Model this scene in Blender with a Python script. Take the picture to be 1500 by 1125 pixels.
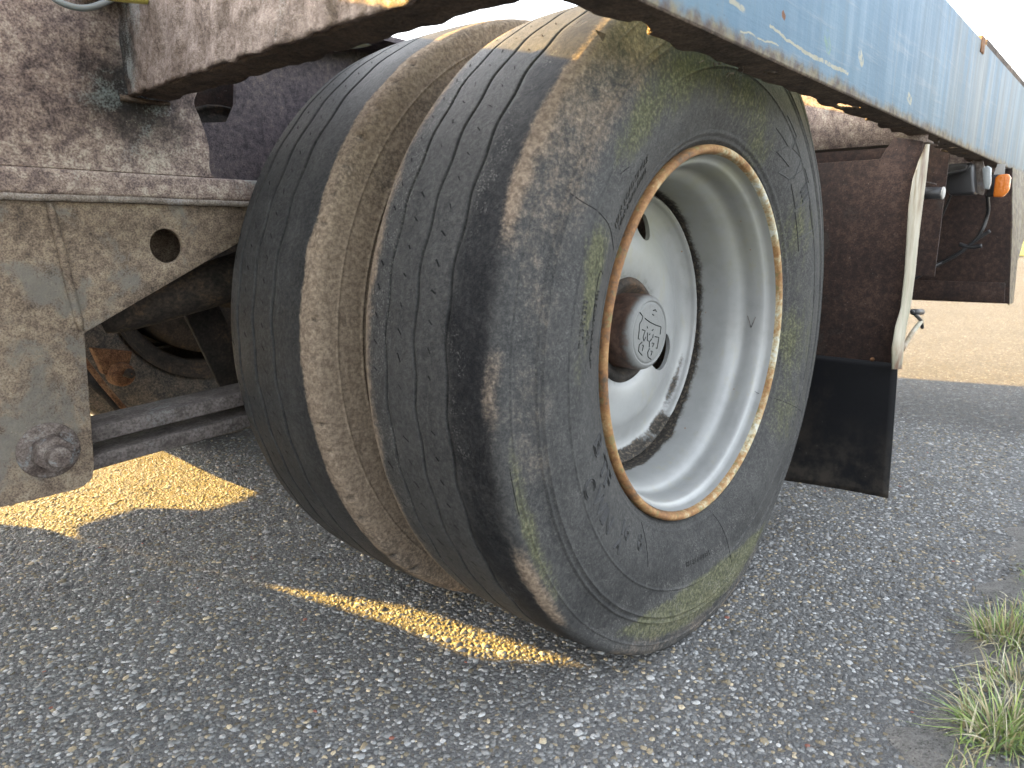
import bpy, bmesh, math, random
import numpy as np
from mathutils import Vector, Matrix

rng = np.random.default_rng(7)
random.seed(7)
scene = bpy.context.scene
for o in list(bpy.data.objects):
    bpy.data.objects.remove(o)

# ------------------------------------------------------------------ camera
CAM = np.array([-1.0481, -.5131, .6684]); YAW, PITCH, FPX = .7307, .2097, 1027.6
cam_d = bpy.data.cameras.new('camera'); cam = bpy.data.objects.new('camera', cam_d)
scene.collection.objects.link(cam); scene.camera = cam
cam_d.sensor_width = 36; cam_d.lens = 36 * FPX / 1500
cam_d.clip_start = .02; cam_d.clip_end = 3000
FW = np.array([math.cos(YAW) * math.cos(PITCH), math.sin(YAW) * math.cos(PITCH), -math.sin(PITCH)])
RT = np.cross(FW, [0, 0, 1]); RT /= np.linalg.norm(RT); UP = np.cross(RT, FW)
cam.location = CAM
cam.rotation_euler = Vector(FW).to_track_quat('-Z', 'Y').to_euler()
cam_d.dof.use_dof = True; cam_d.dof.focus_distance = 1.25; cam_d.dof.aperture_fstop = 7.0

# ------------------------------------------------------------------ sky, sun, exposure
SUN = Vector((-1.16, 3.45, 1.0)).normalized()            # towards the sun
world = bpy.data.worlds.new('World'); scene.world = world; world.use_nodes = True
wn = world.node_tree.nodes; wl = world.node_tree.links
sky = wn.new('ShaderNodeTexSky'); sky.sky_type = 'NISHITA'; sky.sun_disc = False
sky.sun_elevation = math.asin(SUN.z); sky.sun_rotation = math.atan2(SUN.x, SUN.y)
sky.air_density = 1.0; sky.dust_density = 3.0; sky.ozone_density = 1.0
wn['Background'].inputs['Strength'].default_value = .080
hs_ = wn.new('ShaderNodeHueSaturation'); hs_.inputs['Saturation'].default_value = .30      # thin white haze
wl.new(sky.outputs[0], hs_.inputs['Color']); wl.new(hs_.outputs[0], wn['Background'].inputs['Color'])
sun_d = bpy.data.lights.new('sun', 'SUN'); sun_d.energy = 2.9; sun_d.angle = math.radians(.5)
sun_d.color = (1.0, .60, .12)
sun = bpy.data.objects.new('sun', sun_d); scene.collection.objects.link(sun)
sun.rotation_euler = (-SUN).to_track_quat('-Z', 'Y').to_euler(); sun.location = (-5, 15, 8)
vs = scene.view_settings
vs.view_transform = 'Standard'; vs.look = 'None'; vs.exposure = 4.35; vs.gamma = 1; vs.use_curve_mapping = False

cy = scene.cycles
cy.max_bounces = 6; cy.diffuse_bounces = 3; cy.glossy_bounces = 2; cy.transmission_bounces = 3; cy.caustics_reflective = False; cy.caustics_refractive = False
cy.use_adaptive_sampling = True; cy.adaptive_threshold = .02; cy.use_denoising = True

# ------------------------------------------------------------------ helpers
COL = scene.collection
def at(px, py, ax, v):
    """point of the measured sight line through photo pixel (px, py) on the plane axis ax = v"""
    d = FW * FPX + RT * (px - 750) - UP * (py - 562.5)
    return CAM + d * ((v - CAM[ax]) / d[ax])

def obj(name, me, parent=None):
    o = bpy.data.objects.new(name, me); COL.objects.link(o)
    if parent: o.parent = parent
    return o
def empty(name, loc=(0, 0, 0), parent=None):
    o = bpy.data.objects.new(name, None); COL.objects.link(o); o.location = loc
    o.empty_display_size = .1
    if parent: o.parent = parent
    return o
def tag(o, label=None, cat=None, group=None, kind=None):
    if label: o['label'] = label
    if cat: o['category'] = cat
    if group: o['group'] = group
    if kind: o['kind'] = kind
    return o

def mesh(name, V, F, mats=None, smooth=True, attrs=None, midx=None):
    """V (n,3) array, F list of faces or (m,k) array"""
    me = bpy.data.meshes.new(name)
    V = np.asarray(V, dtype=np.float32)
    if isinstance(F, np.ndarray):
        m, k = F.shape
        me.vertices.add(len(V)); me.vertices.foreach_set('co', V.ravel())
        me.loops.add(m * k); me.loops.foreach_set('vertex_index', F.astype(np.int32).ravel())
        me.polygons.add(m); me.polygons.foreach_set('loop_start', np.arange(0, m * k, k, dtype=np.int32))
        me.update(calc_edges=True)
    else:
        me.from_pydata([tuple(map(float, v)) for v in V], [], F); me.update()
    if smooth: me.polygons.foreach_set('use_smooth', np.ones(len(me.polygons), dtype=bool))
    for k, a in (attrs or {}).items():
        a = np.asarray(a, dtype=np.float32)
        if a.ndim == 1:
            at_ = me.attributes.new(k, 'FLOAT', 'POINT'); at_.data.foreach_set('value', a)
        else:
            at_ = me.attributes.new(k, 'FLOAT_VECTOR', 'POINT'); at_.data.foreach_set('vector', a.ravel())
    for m_ in (mats if isinstance(mats, (list, tuple)) else [mats]):
        if m_: me.materials.append(m_)
    if midx is not None: me.polygons.foreach_set('material_index', np.asarray(midx, dtype=np.int32))
    return me

def grid_faces(n, m, wrap_n=False, wrap_m=False):
    i = np.arange(n if wrap_n else n - 1)[:, None]; j = np.arange(m if wrap_m else m - 1)[None]
    i2 = (i + 1) % n; j2 = (j + 1) % m
    return np.stack([i * m + j, i2 * m + j, i2 * m + j2, i * m + j2], -1).reshape(-1, 4)

class MB:
    """collects shapes into one mesh"""
    def __init__(s): s.V = []; s.F = []; s.n = 0
    def add(s, V, F):
        V = np.asarray(V, float).reshape(-1, 3)
        s.V.append(V); s.F += [[int(a) + s.n for a in f] for f in F]; s.n += len(V); return s
    def box(s, lo, hi):
        (a, b, c), (d, e, f) = lo, hi
        return s.add([(a,b,c),(d,b,c),(d,e,c),(a,e,c),(a,b,f),(d,b,f),(d,e,f),(a,e,f)],
                     [(0,3,2,1),(4,5,6,7),(0,1,5,4),(1,2,6,5),(2,3,7,6),(3,0,4,7)])
    def plate(s, pts, t):
        """pts: 3d outline, t: thickness vector"""
        P = np.asarray(pts, float); n = len(P); Q = P + np.asarray(t, float)
        return s.add(np.concatenate([P, Q]), [list(range(n))[::-1], list(range(n, 2 * n))] +
                     [[i, (i + 1) % n, n + (i + 1) % n, n + i] for i in range(n)])
    def tube(s, pts, r, n=8, cap=True):
        P = np.asarray(pts, float); m = len(P); r = np.broadcast_to(r, (m,))
        T = np.gradient(P, axis=0); T /= np.linalg.norm(T, axis=1)[:, None] + 1e-12
        ref = np.array([0, 0, 1.]) if abs(T[0] @ [0, 0, 1.]) < .9 else np.array([1., 0, 0])
        V = []
        N = np.cross(T[0], ref); N /= np.linalg.norm(N)
        for k in range(m):
            N = N - T[k] * (N @ T[k]); N /= np.linalg.norm(N); B = np.cross(T[k], N)
            a = np.linspace(0, 2 * np.pi, n, endpoint=False)[:, None]
            V.append(P[k] + r[k] * (np.cos(a) * N + np.sin(a) * B))
        F = [list(f) for f in grid_faces(m, n, False, True)]
        if cap: F += [list(range(n)), list(range((m - 1) * n, m * n))[::-1]]
        return s.add(np.concatenate(V), F)
    def lathe_y(s, prof, c, n=64, a0=0, a1=2 * np.pi):
        """prof: (y, r) pairs revolved around an axis parallel to Y through c=(x,z)"""
        full = abs(a1 - a0 - 2 * np.pi) < 1e-6
        th = np.linspace(a0, a1, n, endpoint=not full)
        pr = np.asarray(prof, float)
        V = np.stack([c[0] + np.cos(th)[:, None] * pr[None, :, 1], np.broadcast_to(pr[None, :, 0], (n, len(pr))),
                      c[1] + np.sin(th)[:, None] * pr[None, :, 1]], -1).reshape(-1, 3)
        return s.add(V, [list(f) for f in grid_faces(n, len(pr), full)])
    def build(s, name, mat, parent=None, smooth=False, bevel=0, seg=2):
        me = mesh(name, np.concatenate(s.V), s.F, mat, smooth)
        bm = bmesh.new(); bm.from_mesh(me); bmesh.ops.recalc_face_normals(bm, faces=bm.faces); bm.to_mesh(me); bm.free()
        o = obj(name, me, parent)
        if bevel:
            b = o.modifiers.new('bevel', 'BEVEL'); b.width = bevel; b.segments = seg; b.limit_method = 'ANGLE'; b.angle_limit = .6
            b.harden_normals = False
            me.polygons.foreach_set('use_smooth', np.ones(len(me.polygons), dtype=bool))
            try:
                with bpy.context.temp_override(object=o, active_object=o, selected_objects=[o], selected_editable_objects=[o]):
                    bpy.ops.object.shade_auto_smooth(angle=.6)
            except Exception:
                me.polygons.foreach_set('use_smooth', np.zeros(len(me.polygons), dtype=bool))
        return o

def curve(pts, n=8):
    """Catmull-Rom through the points"""
    P = np.asarray(pts, float); Q = np.concatenate([[2 * P[0] - P[1]], P, [2 * P[-1] - P[-2]]])
    out = []
    for i in range(1, len(Q) - 2):
        for t in np.linspace(0, 1, n, endpoint=False):
            a, b, c, d = Q[i - 1:i + 3]
            out.append(.5 * (2 * b + (c - a) * t + (2 * a - 5 * b + 4 * c - d) * t * t + (3 * b - a - 3 * c + d) * t ** 3))
    out.append(P[-1]); return np.array(out)

def vnoise(X, seed=0, freq=1.0):
    """cheap smooth value noise of points (n,k), range about -1..1"""
    X = np.asarray(X, float) * freq
    r = np.random.default_rng(seed); out = np.zeros(X.shape[:-1]); k = X.shape[-1]
    for i in range(8):
        d = r.normal(size=k); d /= np.linalg.norm(d); f = r.uniform(.6, 2.2)
        out += np.sin(X @ d * f * 6.283 + r.uniform(0, 6.283) + 1.3 * np.sin((X @ r.normal(size=k)) * 2.1))
    return out / 3.2
def sstep(a, b, x):
    t = np.clip((x - a) / (b - a), 0, 1); return t * t * (3 - 2 * t)

# ------------------------------------------------------------------ node materials
class NT:
    def __init__(s, name):
        s.m = bpy.data.materials.new(name); s.m.use_nodes = True
        s.t = s.m.node_tree; s.N = s.t.nodes; s.L = s.t.links
        s.b = s.N['Principled BSDF']; s.out = s.N['Material Output']
        s.tc = s.N.new('ShaderNodeTexCoord'); s.obj = s.tc.outputs['Object']
    def lk(s, v, i):
        if isinstance(v, bpy.types.NodeSocket): s.L.new(v, i)
        elif v is not None:
            if i.type == 'RGBA' and not hasattr(v, '__len__'): v = (v, v, v, 1)
            elif i.type == 'RGBA' and len(v) == 3: v = (*v, 1)
            i.default_value = v
    def mapp(s, scale=(1, 1, 1), vec=None, loc=(0, 0, 0), rot=(0, 0, 0)):
        n = s.N.new('ShaderNodeMapping'); s.lk(vec or s.obj, n.inputs[0]); n.inputs['Scale'].default_value = scale
        n.inputs['Location'].default_value = loc; n.inputs['Rotation'].default_value = rot; return n.outputs[0]
    def noise(s, scale, det=6, rough=.6, vec=None, dist=0, col=False):
        n = s.N.new('ShaderNodeTexNoise'); s.lk(vec or s.obj, n.inputs['Vector']); n.inputs['Scale'].default_value = scale
        n.inputs['Detail'].default_value = min(det, 5); n.inputs['Roughness'].default_value = rough; n.inputs['Distortion'].default_value = dist
        return n.outputs['Color' if col else 'Fac']
    def voro(s, scale, vec=None, feat='F1', out='Distance', rnd=1):
        n = s.N.new('ShaderNodeTexVoronoi'); s.lk(vec or s.obj, n.inputs['Vector']); n.feature = feat
        n.inputs['Scale'].default_value = scale; n.inputs['Randomness'].default_value = rnd; return n.outputs[out]
    def ramp(s, f, stops, interp='LINEAR'):
        n = s.N.new('ShaderNodeValToRGB'); n.color_ramp.interpolation = interp; e = n.color_ramp.elements
        while len(e) < len(stops): e.new(.5)
        for k, (p, c) in enumerate(stops):
            e[k].position = p; e[k].color = (c, c, c, 1) if not hasattr(c, '__len__') else (*c, 1)
        s.lk(f, n.inputs[0]); return n.outputs[0]
    def mr(s, f, a, b, c=0., d=1., smooth=True):
        n = s.N.new('ShaderNodeMapRange'); n.interpolation_type = 'SMOOTHSTEP' if smooth else 'LINEAR'
        s.lk(f, n.inputs[0])
        for k, v in enumerate((a, b, c, d)): n.inputs[k + 1].default_value = v
        return n.outputs[0]
    def mix(s, f, a, b, mode='MIX'):
        n = s.N.new('ShaderNodeMix'); n.data_type = 'RGBA'; n.blend_type = mode
        s.lk(f, n.inputs['Factor']); s.lk(a, n.inputs[6]); s.lk(b, n.inputs[7]); return n.outputs[2]
    def math(s, op, a, b=None, c=None):
        n = s.N.new('ShaderNodeMath'); n.operation = op; s.lk(a, n.inputs[0])
        if b is not None: s.lk(b, n.inputs[1])
        if c is not None: s.lk(c, n.inputs[2])
        return n.outputs[0]
    def attr(s, name, out='Fac'):
        n = s.N.new('ShaderNodeAttribute'); n.attribute_name = name; return n.outputs[out]
    def sep(s, vec=None):
        n = s.N.new('ShaderNodeSeparateXYZ'); s.lk(vec or s.obj, n.inputs[0]); return n.outputs
    def bump(s, h, strength=.5, dist=.01, nrm=None):
        n = s.N.new('ShaderNodeBump'); s.lk(h, n.inputs['Height']); n.inputs['Strength'].default_value = strength
        n.inputs['Distance'].default_value = dist
        if nrm is not None: s.lk(nrm, n.inputs['Normal'])
        return n.outputs[0]
    def done(s, col, rough=.7, nrm=None, metal=0., spec=.5, coat=None):
        s.lk(col, s.b.inputs['Base Color']); s.lk(rough, s.b.inputs['Roughness']); s.lk(metal, s.b.inputs['Metallic'])
        s.b.inputs['Specular IOR Level'].default_value = spec
        if nrm is not None: s.lk(nrm, s.b.inputs['Normal'])
        if coat: s.b.inputs['Coat Weight'].default_value = coat; s.b.inputs['Coat Roughness'].default_value = .25
        return s.m

def rust(name, cols, paint=None, pamt=.55, pscale=7, scale=60, bump=.5, rough=.85, speck=.5, streak=False, stain=None):
    n = NT(name)
    a = n.noise(scale * .12, 8, .65); b = n.noise(scale, 8, .7); c = n.noise(scale * 6, 4, .6)
    f = n.math('ADD', n.math('MULTIPLY', a, .42), n.math('MULTIPLY', b, .58))
    f = n.math('ADD', n.math('MULTIPLY', f, .75), n.math('MULTIPLY', c, .25))
    col = n.ramp(f, [(.38, cols[0]), (.47, cols[1]), (.535, cols[2]), (.61, cols[3])])
    col = n.mix(n.mr(c, .36, .56, .48, 0), col, n.mix(.65, col, (.012, .009, .008)))
    if stain:
        dv = n.N.new('ShaderNodeVectorMath'); dv.operation = 'DISTANCE'; n.lk(n.obj, dv.inputs[0]); dv.inputs[1].default_value = stain[0]
        sm_ = n.mr(n.math('ADD', dv.outputs['Value'], n.math('MULTIPLY', n.math('SUBTRACT', n.noise(28, 5, .7), .5), stain[1] * 1.4)), stain[1] * .25, stain[1], .93, 0)
        col = n.mix(sm_, col, (.010, .009, .009))
    hgt = n.math('ADD', n.math('MULTIPLY', b, .7), n.math('MULTIPLY', c, .3))
    if paint:
        pv = n.mapp((1, 1, .35)) if streak else None
        pn = n.noise(pscale, 7, .62, pv, .6)
        pm = n.mr(n.math('ADD', pn, n.math('MULTIPLY', n.math('SUBTRACT', c, .5), .25)), pamt, pamt + .10, 0, .85)
        pc = n.mix(n.noise(scale * 2, 4), n.mix(.35, paint, (.05, .045, .04)), paint)
        col = n.mix(pm, col, pc)
    if speck:
        v = n.voro(scale * 2.6); sm = n.math('MULTIPLY', n.mr(v, .06, .14, 1, 0), n.mr(n.noise(scale * .5, 3), .48, .62, 0, speck))
        col = n.mix(sm, col, (.42, .38, .34))
    return n.done(col, rough, n.bump(hgt, bump, .006), 0, .35)

R0 = (.046, .036, .036)
M = {}
M['frame'] = rust('rusty_frame', [R0, (.1536, .1156, .1066), (.2712, .2093, .1812), (.4339, .3787, .3199)], (.2259, .2592, .2558), .58, 5, stain=((-.585, .66, .872), .105))
M['hanger'] = rust('rusty_hanger', [(.0496, .0368, .0292), (.1290, .0966, .0729), (.1984, .1518, .1114), (.2779, .2300, .1714)], (.1538, .1426, .1260), .53, 9, 70, .7)
M['plate'] = rust('purple_rust', [(.030, .026, .032), (.085, .072, .082), (.13, .11, .115), (.20, .16, .15)], None, scale=90, bump=.9, speck=.5)
M['scale'] = rust('scaly_rust', [(.06, .04, .032), (.17, .125, .10), (.27, .21, .18), (.36, .29, .25)], (.40, .43, .42), .57, 6, 110, 1.0, speck=.2, streak=True, stain=((-.6, .675, .93), .10))
M['under'] = rust('dark_rust', [(.0225, .0165, .0128), (.0562, .0413, .0315), (.0938, .0675, .0495), (.1425, .1050, .0750)], None, scale=50, bump=.6, speck=.3)
M['guard'] = rust('brown_guard', [(.0077, .0041, .0034), (.0182, .0097, .0075), (.0317, .0170, .0120), (.0557, .0324, .0225)], (.0288, .0227, .0187), .58, 5, 60, .3, speck=.3)
M['axle'] = rust('axle_grime', [(.008, .007, .006), (.022, .018, .015), (.042, .032, .024), (.09, .056, .034)], None, scale=30, bump=.5, speck=0)
M['spring'] = rust('spring_steel', [(.0450, .0375, .0345), (.0750, .0638, .0600), (.1050, .0900, .0863), (.1500, .1350, .1275)], (.1275, .1350, .1350), .58, 6, 40, .25, speck=.1)
M['orange'] = rust('orange_rust', [(.0480, .0200, .0096), (.1280, .0560, .0240), (.2080, .1040, .0480), (.2640, .1520, .0800)], None, scale=50, bump=.6, speck=.2)
M['edge'] = rust('flange_edge', [(.0800, .0640, .0520), (.1600, .1320, .1120), (.2240, .1920, .1680), (.2880, .2560, .2400)], (.2400, .2320, .2480), .56, 9, 80, .6, speck=.3)

def mk_cream():
    n = NT('cream_paint')
    s = n.noise(14, 8, .65, n.mapp((1, 1, .25)))
    col = n.ramp(s, [(.30, (.0960, .0540, .0240)), (.40, (.1980, .1620, .1020)), (.52, (.3000, .2760, .2160)), (.66, (.2160, .2100, .1440))])
    z = n.sep()[2]
    col = n.mix(n.math('MULTIPLY', n.mr(z, .36, .45, .8, 0), n.mr(n.noise(30), .4, .6)), col, (.1680, .0780, .0360))
    return n.done(col, .7, n.bump(n.noise(120), .3, .003))
M['cream'] = mk_cream()

def seg_mask(n, o, x1, z1, x2, z2, w, wob):
    """thin line from (x1,z1) to (x2,z2) in the rail's own x-z plane"""
    dx, dz = x2 - x1, z2 - z1; L2 = dx * dx + dz * dz
    px = n.math('SUBTRACT', o[0], x1); pz = n.math('SUBTRACT', n.math('ADD', o[2], wob), z1)
    t = n.N.new('ShaderNodeClamp'); n.lk(n.math('DIVIDE', n.math('ADD', n.math('MULTIPLY', px, dx), n.math('MULTIPLY', pz, dz)), L2), t.inputs[0])
    t = t.outputs[0]
    ex = n.math('SUBTRACT', px, n.math('MULTIPLY', t, dx)); ez = n.math('SUBTRACT', pz, n.math('MULTIPLY', t, dz))
    d = n.math('SQRT', n.math('ADD', n.math('MULTIPLY', ex, ex), n.math('MULTIPLY', ez, ez)))
    return n.mr(d, w * .6, w, 1, 0)
RY = -.115                                                    # outer face of the side rail
def mk_blue():
    n = NT('blue_rail_paint'); o = n.sep()
    vs_ = n.noise(9, 8, .7, n.mapp((3.2, 1, .16))); hs = n.noise(30, 6, .7, n.mapp((.14, 1, 2.4), rot=(0, .05, 0)))
    big = n.noise(3.0, 5, .6); fine = n.noise(260, 3)
    col = n.ramp(big, [(.30, (.0616, .1146, .1708)), (.55, (.0873, .1462, .2007)), (.75, (.1079, .1658, .2077))])
    col = n.mix(n.mr(vs_, .50, .72, 0, .65), col, (.1489, .1755, .1892))
    col = n.mix(n.mr(hs, .54, .70, 0, .60), col, (.1438, .1804, .2122))
    # chalky, bleached towards the rear
    ch = n.math('MULTIPLY', n.mr(o[0], .35, 1.25), n.mr(n.noise(6, 7, .7, n.mapp((2.2, 1, .3))), .30, .62))
    col = n.mix(n.math('MULTIPLY', ch, .8), col, (.1385, .1462, .1430))
    drip = n.math('MULTIPLY', n.mr(n.noise(16, 6, .7, n.mapp((2.5, 1, .10), loc=(3, 0, 0))), .56, .68), n.mr(o[0], .25, .7))
    col = n.mix(n.math('MULTIPLY', drip, .55), col, (.1028, .1072, .0878))
    # rust along the lower edge
    e = n.math('ADD', o[2], n.math('MULTIPLY', n.noise(22, 6, .7), -.05))
    col = n.mix(n.mr(e, .866, .885, .85, 0), col, n.ramp(n.noise(50), [(.4, (.0668, .0366, .0184)), (.6, (.1540, .1219, .0646))]))
    wob = n.math('MULTIPLY', n.math('SUBTRACT', n.noise(30), .5), .012)
    cream = None
    def P(px, py): q = at(px, py, 1, RY); return q[0], q[2]
    for (a, b, w) in (((1128, 38), (1175, 75), .0022), ((1175, 75), (1242, 108), .0032), ((1070, 0), (1090, 14), .004), ((1085, 45), (1140, 66), .0014),
                      ((1260, 80), (1263, 90), .010), ((1330, 142), (1334, 148), .010), ((1205, 130), (1240, 142), .0012)):
        m = seg_mask(n, o, *P(*a), *P(*b), w, wob); cream = m if cream is None else n.math('MAXIMUM', cream, m)
    col = n.mix(n.math('MULTIPLY', cream, n.mr(n.noise(90, 4), .34, .5)), col, (.24, .235, .185))
    g = seg_mask(n, o, *P(1211, 55), *P(1214, 70), .012, wob)
    col = n.mix(n.math('MULTIPLY', g, n.mr(n.noise(60), .4, .55)), col, (.1028, .1755, .1477))
    r = seg_mask(n, o, *P(1147, 20), *P(1149, 24), .005, wob)
    col = n.mix(r, col, (.1129, .0487, .0230))
    chips = n.math('MULTIPLY', n.mr(n.voro(70), .05, .10, 1, 0), n.mr(n.noise(8, 4), .54, .64))
    col = n.mix(n.math('MULTIPLY', chips, .8), col, (.0616, .0585, .0461))
    nr = n.bump(n.math('ADD', n.math('MULTIPLY', hs, .5), n.math('ADD', n.math('MULTIPLY', big, 2.5), n.math('MULTIPLY', fine, .15))), .25, .006)
    return n.done(col, n.mr(vs_, .3, .7, .5, .7), nr, 0, .12)
M['blue'] = mk_blue()

def mk_rubber():
    n = NT('old_tyre_rubber')
    f1 = n.noise(28, 5, .7); f2 = n.noise(170, 5, .75); f3 = n.noise(700, 3, .6)
    d, mo, sc, dk = (n.attr(k) for k in ('dust', 'moss', 'scuff', 'dark'))
    col = n.ramp(f1, [(.3, (.026, .0265, .0272)), (.7, (.050, .0500, .0495))])
    col = n.mix(n.mr(f2, .40, .66, 0, .55), col, (.088, .087, .083))
    col = n.mix(n.mr(f3, .34, .52, .55, 0), col, (.014, .014, .014))
    col = n.mix(n.math('MULTIPLY', dk, n.mr(n.math('ADD', n.math('MULTIPLY', f1, .5), n.math('MULTIPLY', f2, .5)), .36, .62, 1, .62)), col, (.0060, .0064, .0078))
    nz = n.math('ADD', n.math('MULTIPLY', f1, .45), n.math('ADD', n.math('MULTIPLY', f2, .35), n.math('MULTIPLY', f3, .2)))
    def msk(a):
        return n.mr(n.math('ADD', n.math('MULTIPLY', n.math('SUBTRACT', nz, .5), 2.8), n.math('SUBTRACT', a, .5)), -.40, .48)
    dm = n.math('MULTIPLY', msk(d), n.mr(d, .02, .2))
    dc = n.ramp(f2, [(.36, (.1260, .0947, .0693)), (.52, (.2030, .1564, .1159)), (.68, (.3080, .2442, .1827))])
    col = n.mix(n.math('MULTIPLY', dm, .85), col, dc)
    st = n.noise(60, 5, .7, n.mapp((1, 1, .12)))
    mm = n.math('MULTIPLY', msk(n.math('ADD', mo, n.math('MULTIPLY', n.math('SUBTRACT', st, .5), 1.3))), n.mr(mo, .05, .35))
    mc = n.ramp(f2, [(.36, (.040, .042, .025)), (.52, (.085, .087, .048)), (.66, (.17, .167, .10))])
    col = n.mix(n.math('MULTIPLY', mm, .72), col, mc)
    sp = n.math('MULTIPLY', n.mr(n.noise(430, 3, .7), .55, .63), n.mr(n.math('MULTIPLY', sc, n.mr(n.noise(40, 5, .7), .38, .60)), .10, .55))
    col = n.mix(n.math('MULTIPLY', sp, .6), col, (.19, .183, .172))
    pale = n.math('MULTIPLY', n.mr(n.voro(210), .04, .10, 1, 0), n.mr(f1, .46, .60, 0, .6))
    col = n.mix(pale, col, (.20, .195, .18))
    h = n.math('ADD', n.math('MULTIPLY', f2, .7), n.math('MULTIPLY', f3, .45))
    return n.done(col, n.mr(n.math('ADD', dm, mm), 0, 1, .58, .95), n.bump(h, .55, .0035), 0, .10)
M['rubber'] = mk_rubber()
def plain(name, c, rough=.6, sc=120, b=.2, var=.35, spec=.5):
    n = NT(name); f = n.noise(sc, 5, .65); g = n.noise(sc * .1, 5, .6)
    col = n.mix(n.mr(g, .35, .7, 0, var), c, tuple(.35 * x + .02 for x in c))
    return n.done(col, rough, n.bump(f, b, .003), 0, spec)
M['cut'] = plain('dark_cut_paint', (.006, .006, .007), .9, spec=.1)  # near black; puts the sipes' inner shade into colour, also emblem and cracks
M['letter'] = plain('letter_rubber', (.015, .015, .015), .55)
M['blackplastic'] = plain('black_plastic', (.018, .018, .020), .45)
M['cable'] = plain('cable_rubber', (.010, .010, .011), .5)
M['hose_grey'] = plain('grey_hose', (.17, .195, .205), .4, 40, .05, .2)
M['hose_yellow'] = plain('yellow_hose', (.45, .40, .10), .5, 40, .05, .3)
M['whiteplate'] = plain('white_bracket', (.36, .36, .34), .6)
M['bolt'] = rust('bolt_rust', [(.0375, .0263, .0225), (.0825, .0638, .0562), (.1275, .1050, .0938), (.1800, .1575, .1425)], (.1725, .1800, .1875), .55, 30, 60, .15, speck=0)

def mk_flap():
    n = NT('mudflap_rubber'); f = n.noise(7, 8, .7); o = n.sep()
    c = n.mix(n.mr(f, .48, .75, 0, .75), (.0034, .0038, .0050), (.0231, .0189, .0151))
    low = n.math('MULTIPLY', n.mr(o[2], .05, .26, 1, 0), n.mr(n.noise(12, 7, .7), .40, .64))
    c = n.mix(n.math('MULTIPLY', low, .8), c, (.0357, .0302, .0244))
    sp = n.math('MULTIPLY', n.mr(n.voro(60), .04, .08, 1, 0), n.mr(n.noise(14), .5, .6))
    c = n.mix(n.math('MULTIPLY', sp, .9), c, (.1260, .1218, .1134))
    return n.done(c, .62, n.bump(n.noise(60, 6), .2, .003), 0, .2)
M['flap'] = mk_flap()
def mk_rim(name, base, grime_c=(.0144, .0128, .0104)):
    n = NT(name); g = n.attr('grime'); f = n.noise(22, 8, .65); h = n.noise(160, 5, .65)
    st = n.noise(50, 6, .7, n.mapp((1, 1, .3)))
    c = n.mix(n.mr(f, .38, .72, 0, .45), base, tuple(x * .72 for x in base))
    c = n.mix(n.math('MULTIPLY', n.mr(st, .52, .70, 0, .35), n.mr(n.noise(8), .4, .6)), c, (.2400, .2240, .1440))
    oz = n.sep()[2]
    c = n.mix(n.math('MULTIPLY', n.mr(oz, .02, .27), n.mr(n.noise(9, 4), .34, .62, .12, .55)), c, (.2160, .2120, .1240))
    gm = n.math('MULTIPLY', n.mr(n.math('ADD', n.math('MULTIPLY', f, .6), n.math('ADD', n.math('MULTIPLY', h, .4), n.math('MULTIPLY', g, .6))), .60, .85), n.mr(g, .03, .3))
    c = n.mix(gm, c, n.mix(n.mr(h, .45, .7), grime_c, (.0960, .0760, .0560)))
    v = n.voro(34); sp = n.math('MULTIPLY', n.mr(v, .035, .07, 1, 0), n.mr(n.noise(19), .5, .58))
    c = n.mix(sp, c, (.1920, .0960, .0400))
    v2 = n.voro(110); sp2 = n.math('MULTIPLY', n.mr(v2, .05, .1, 1, 0), n.mr(n.noise(30, 4), .56, .66))
    c = n.mix(n.math('MULTIPLY', sp2, .7), c, (.0800, .0720, .0560))
    return n.done(c, n.mr(gm, 0, 1, .34, .85), n.bump(h, .06, .002), 0, .5)
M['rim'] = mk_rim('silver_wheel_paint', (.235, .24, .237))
def mk_lip():
    n = NT('rusty_rim_lip'); f = n.noise(26, 8, .75); h = n.noise(170, 6, .75); o = n.sep()
    ang = n.noise(7, 5, .6)
    k = n.math('ADD', n.math('MULTIPLY', ang, .45), n.math('ADD', n.math('MULTIPLY', f, .35), n.math('MULTIPLY', h, .25)))
    k = n.math('ADD', k, n.mr(o[0], -.3, .25, .055, -.035))
    c = n.ramp(k, [(.40, (.4574, .4760, .4466)), (.46, (.3659, .3230, .2090)), (.52, (.2745, .1615, .0665)), (.585, (.1906, .0893, .0332)), (.66, (.0686, .0510, .0332))])
    c = n.mix(n.mr(n.noise(60, 4), .56, .66, 0, .8), c, (.1525, .1360, .0570))
    return n.done(c, .75, n.bump(h, .5, .004), 0, .4)
M['lip'] = mk_lip()
def mk_hub():
    n = NT('hub_cap_paint'); o = n.sep(); f = n.noise(60, 7, .7); h = n.noise(260, 5)
    side = n.mr(n.math('ADD', o[1], n.math('MULTIPLY', n.math('SUBTRACT', f, .5), .022)), .111, .124)
    rustc = n.ramp(f, [(.35, (.0306, .0184, .0136)), (.5, (.0646, .0354, .0245)), (.68, (.1088, .0646, .0442))])
    face = n.mix(n.mr(f, .4, .7, 0, .3), (.1394, .1428, .1394), (.1020, .1020, .0986))
    face = n.mix(n.math('MULTIPLY', n.mr(n.voro(90), .06, .12, 1, 0), n.mr(n.noise(40), .52, .6)), face, (.2244, .1292, .0680))
    c = n.mix(side, face, rustc)
    return n.done(c, .6, n.bump(h, .25, .003), 0, .45)
M['hub'] = mk_hub()
def mk_lens(name, c):
    n = NT(name); n.b.inputs['Transmission Weight'].default_value = .35
    w = n.noise(90, 3)
    return n.done(c, .25, n.bump(n.voro(160), .25, .003), 0, .5)
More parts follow.
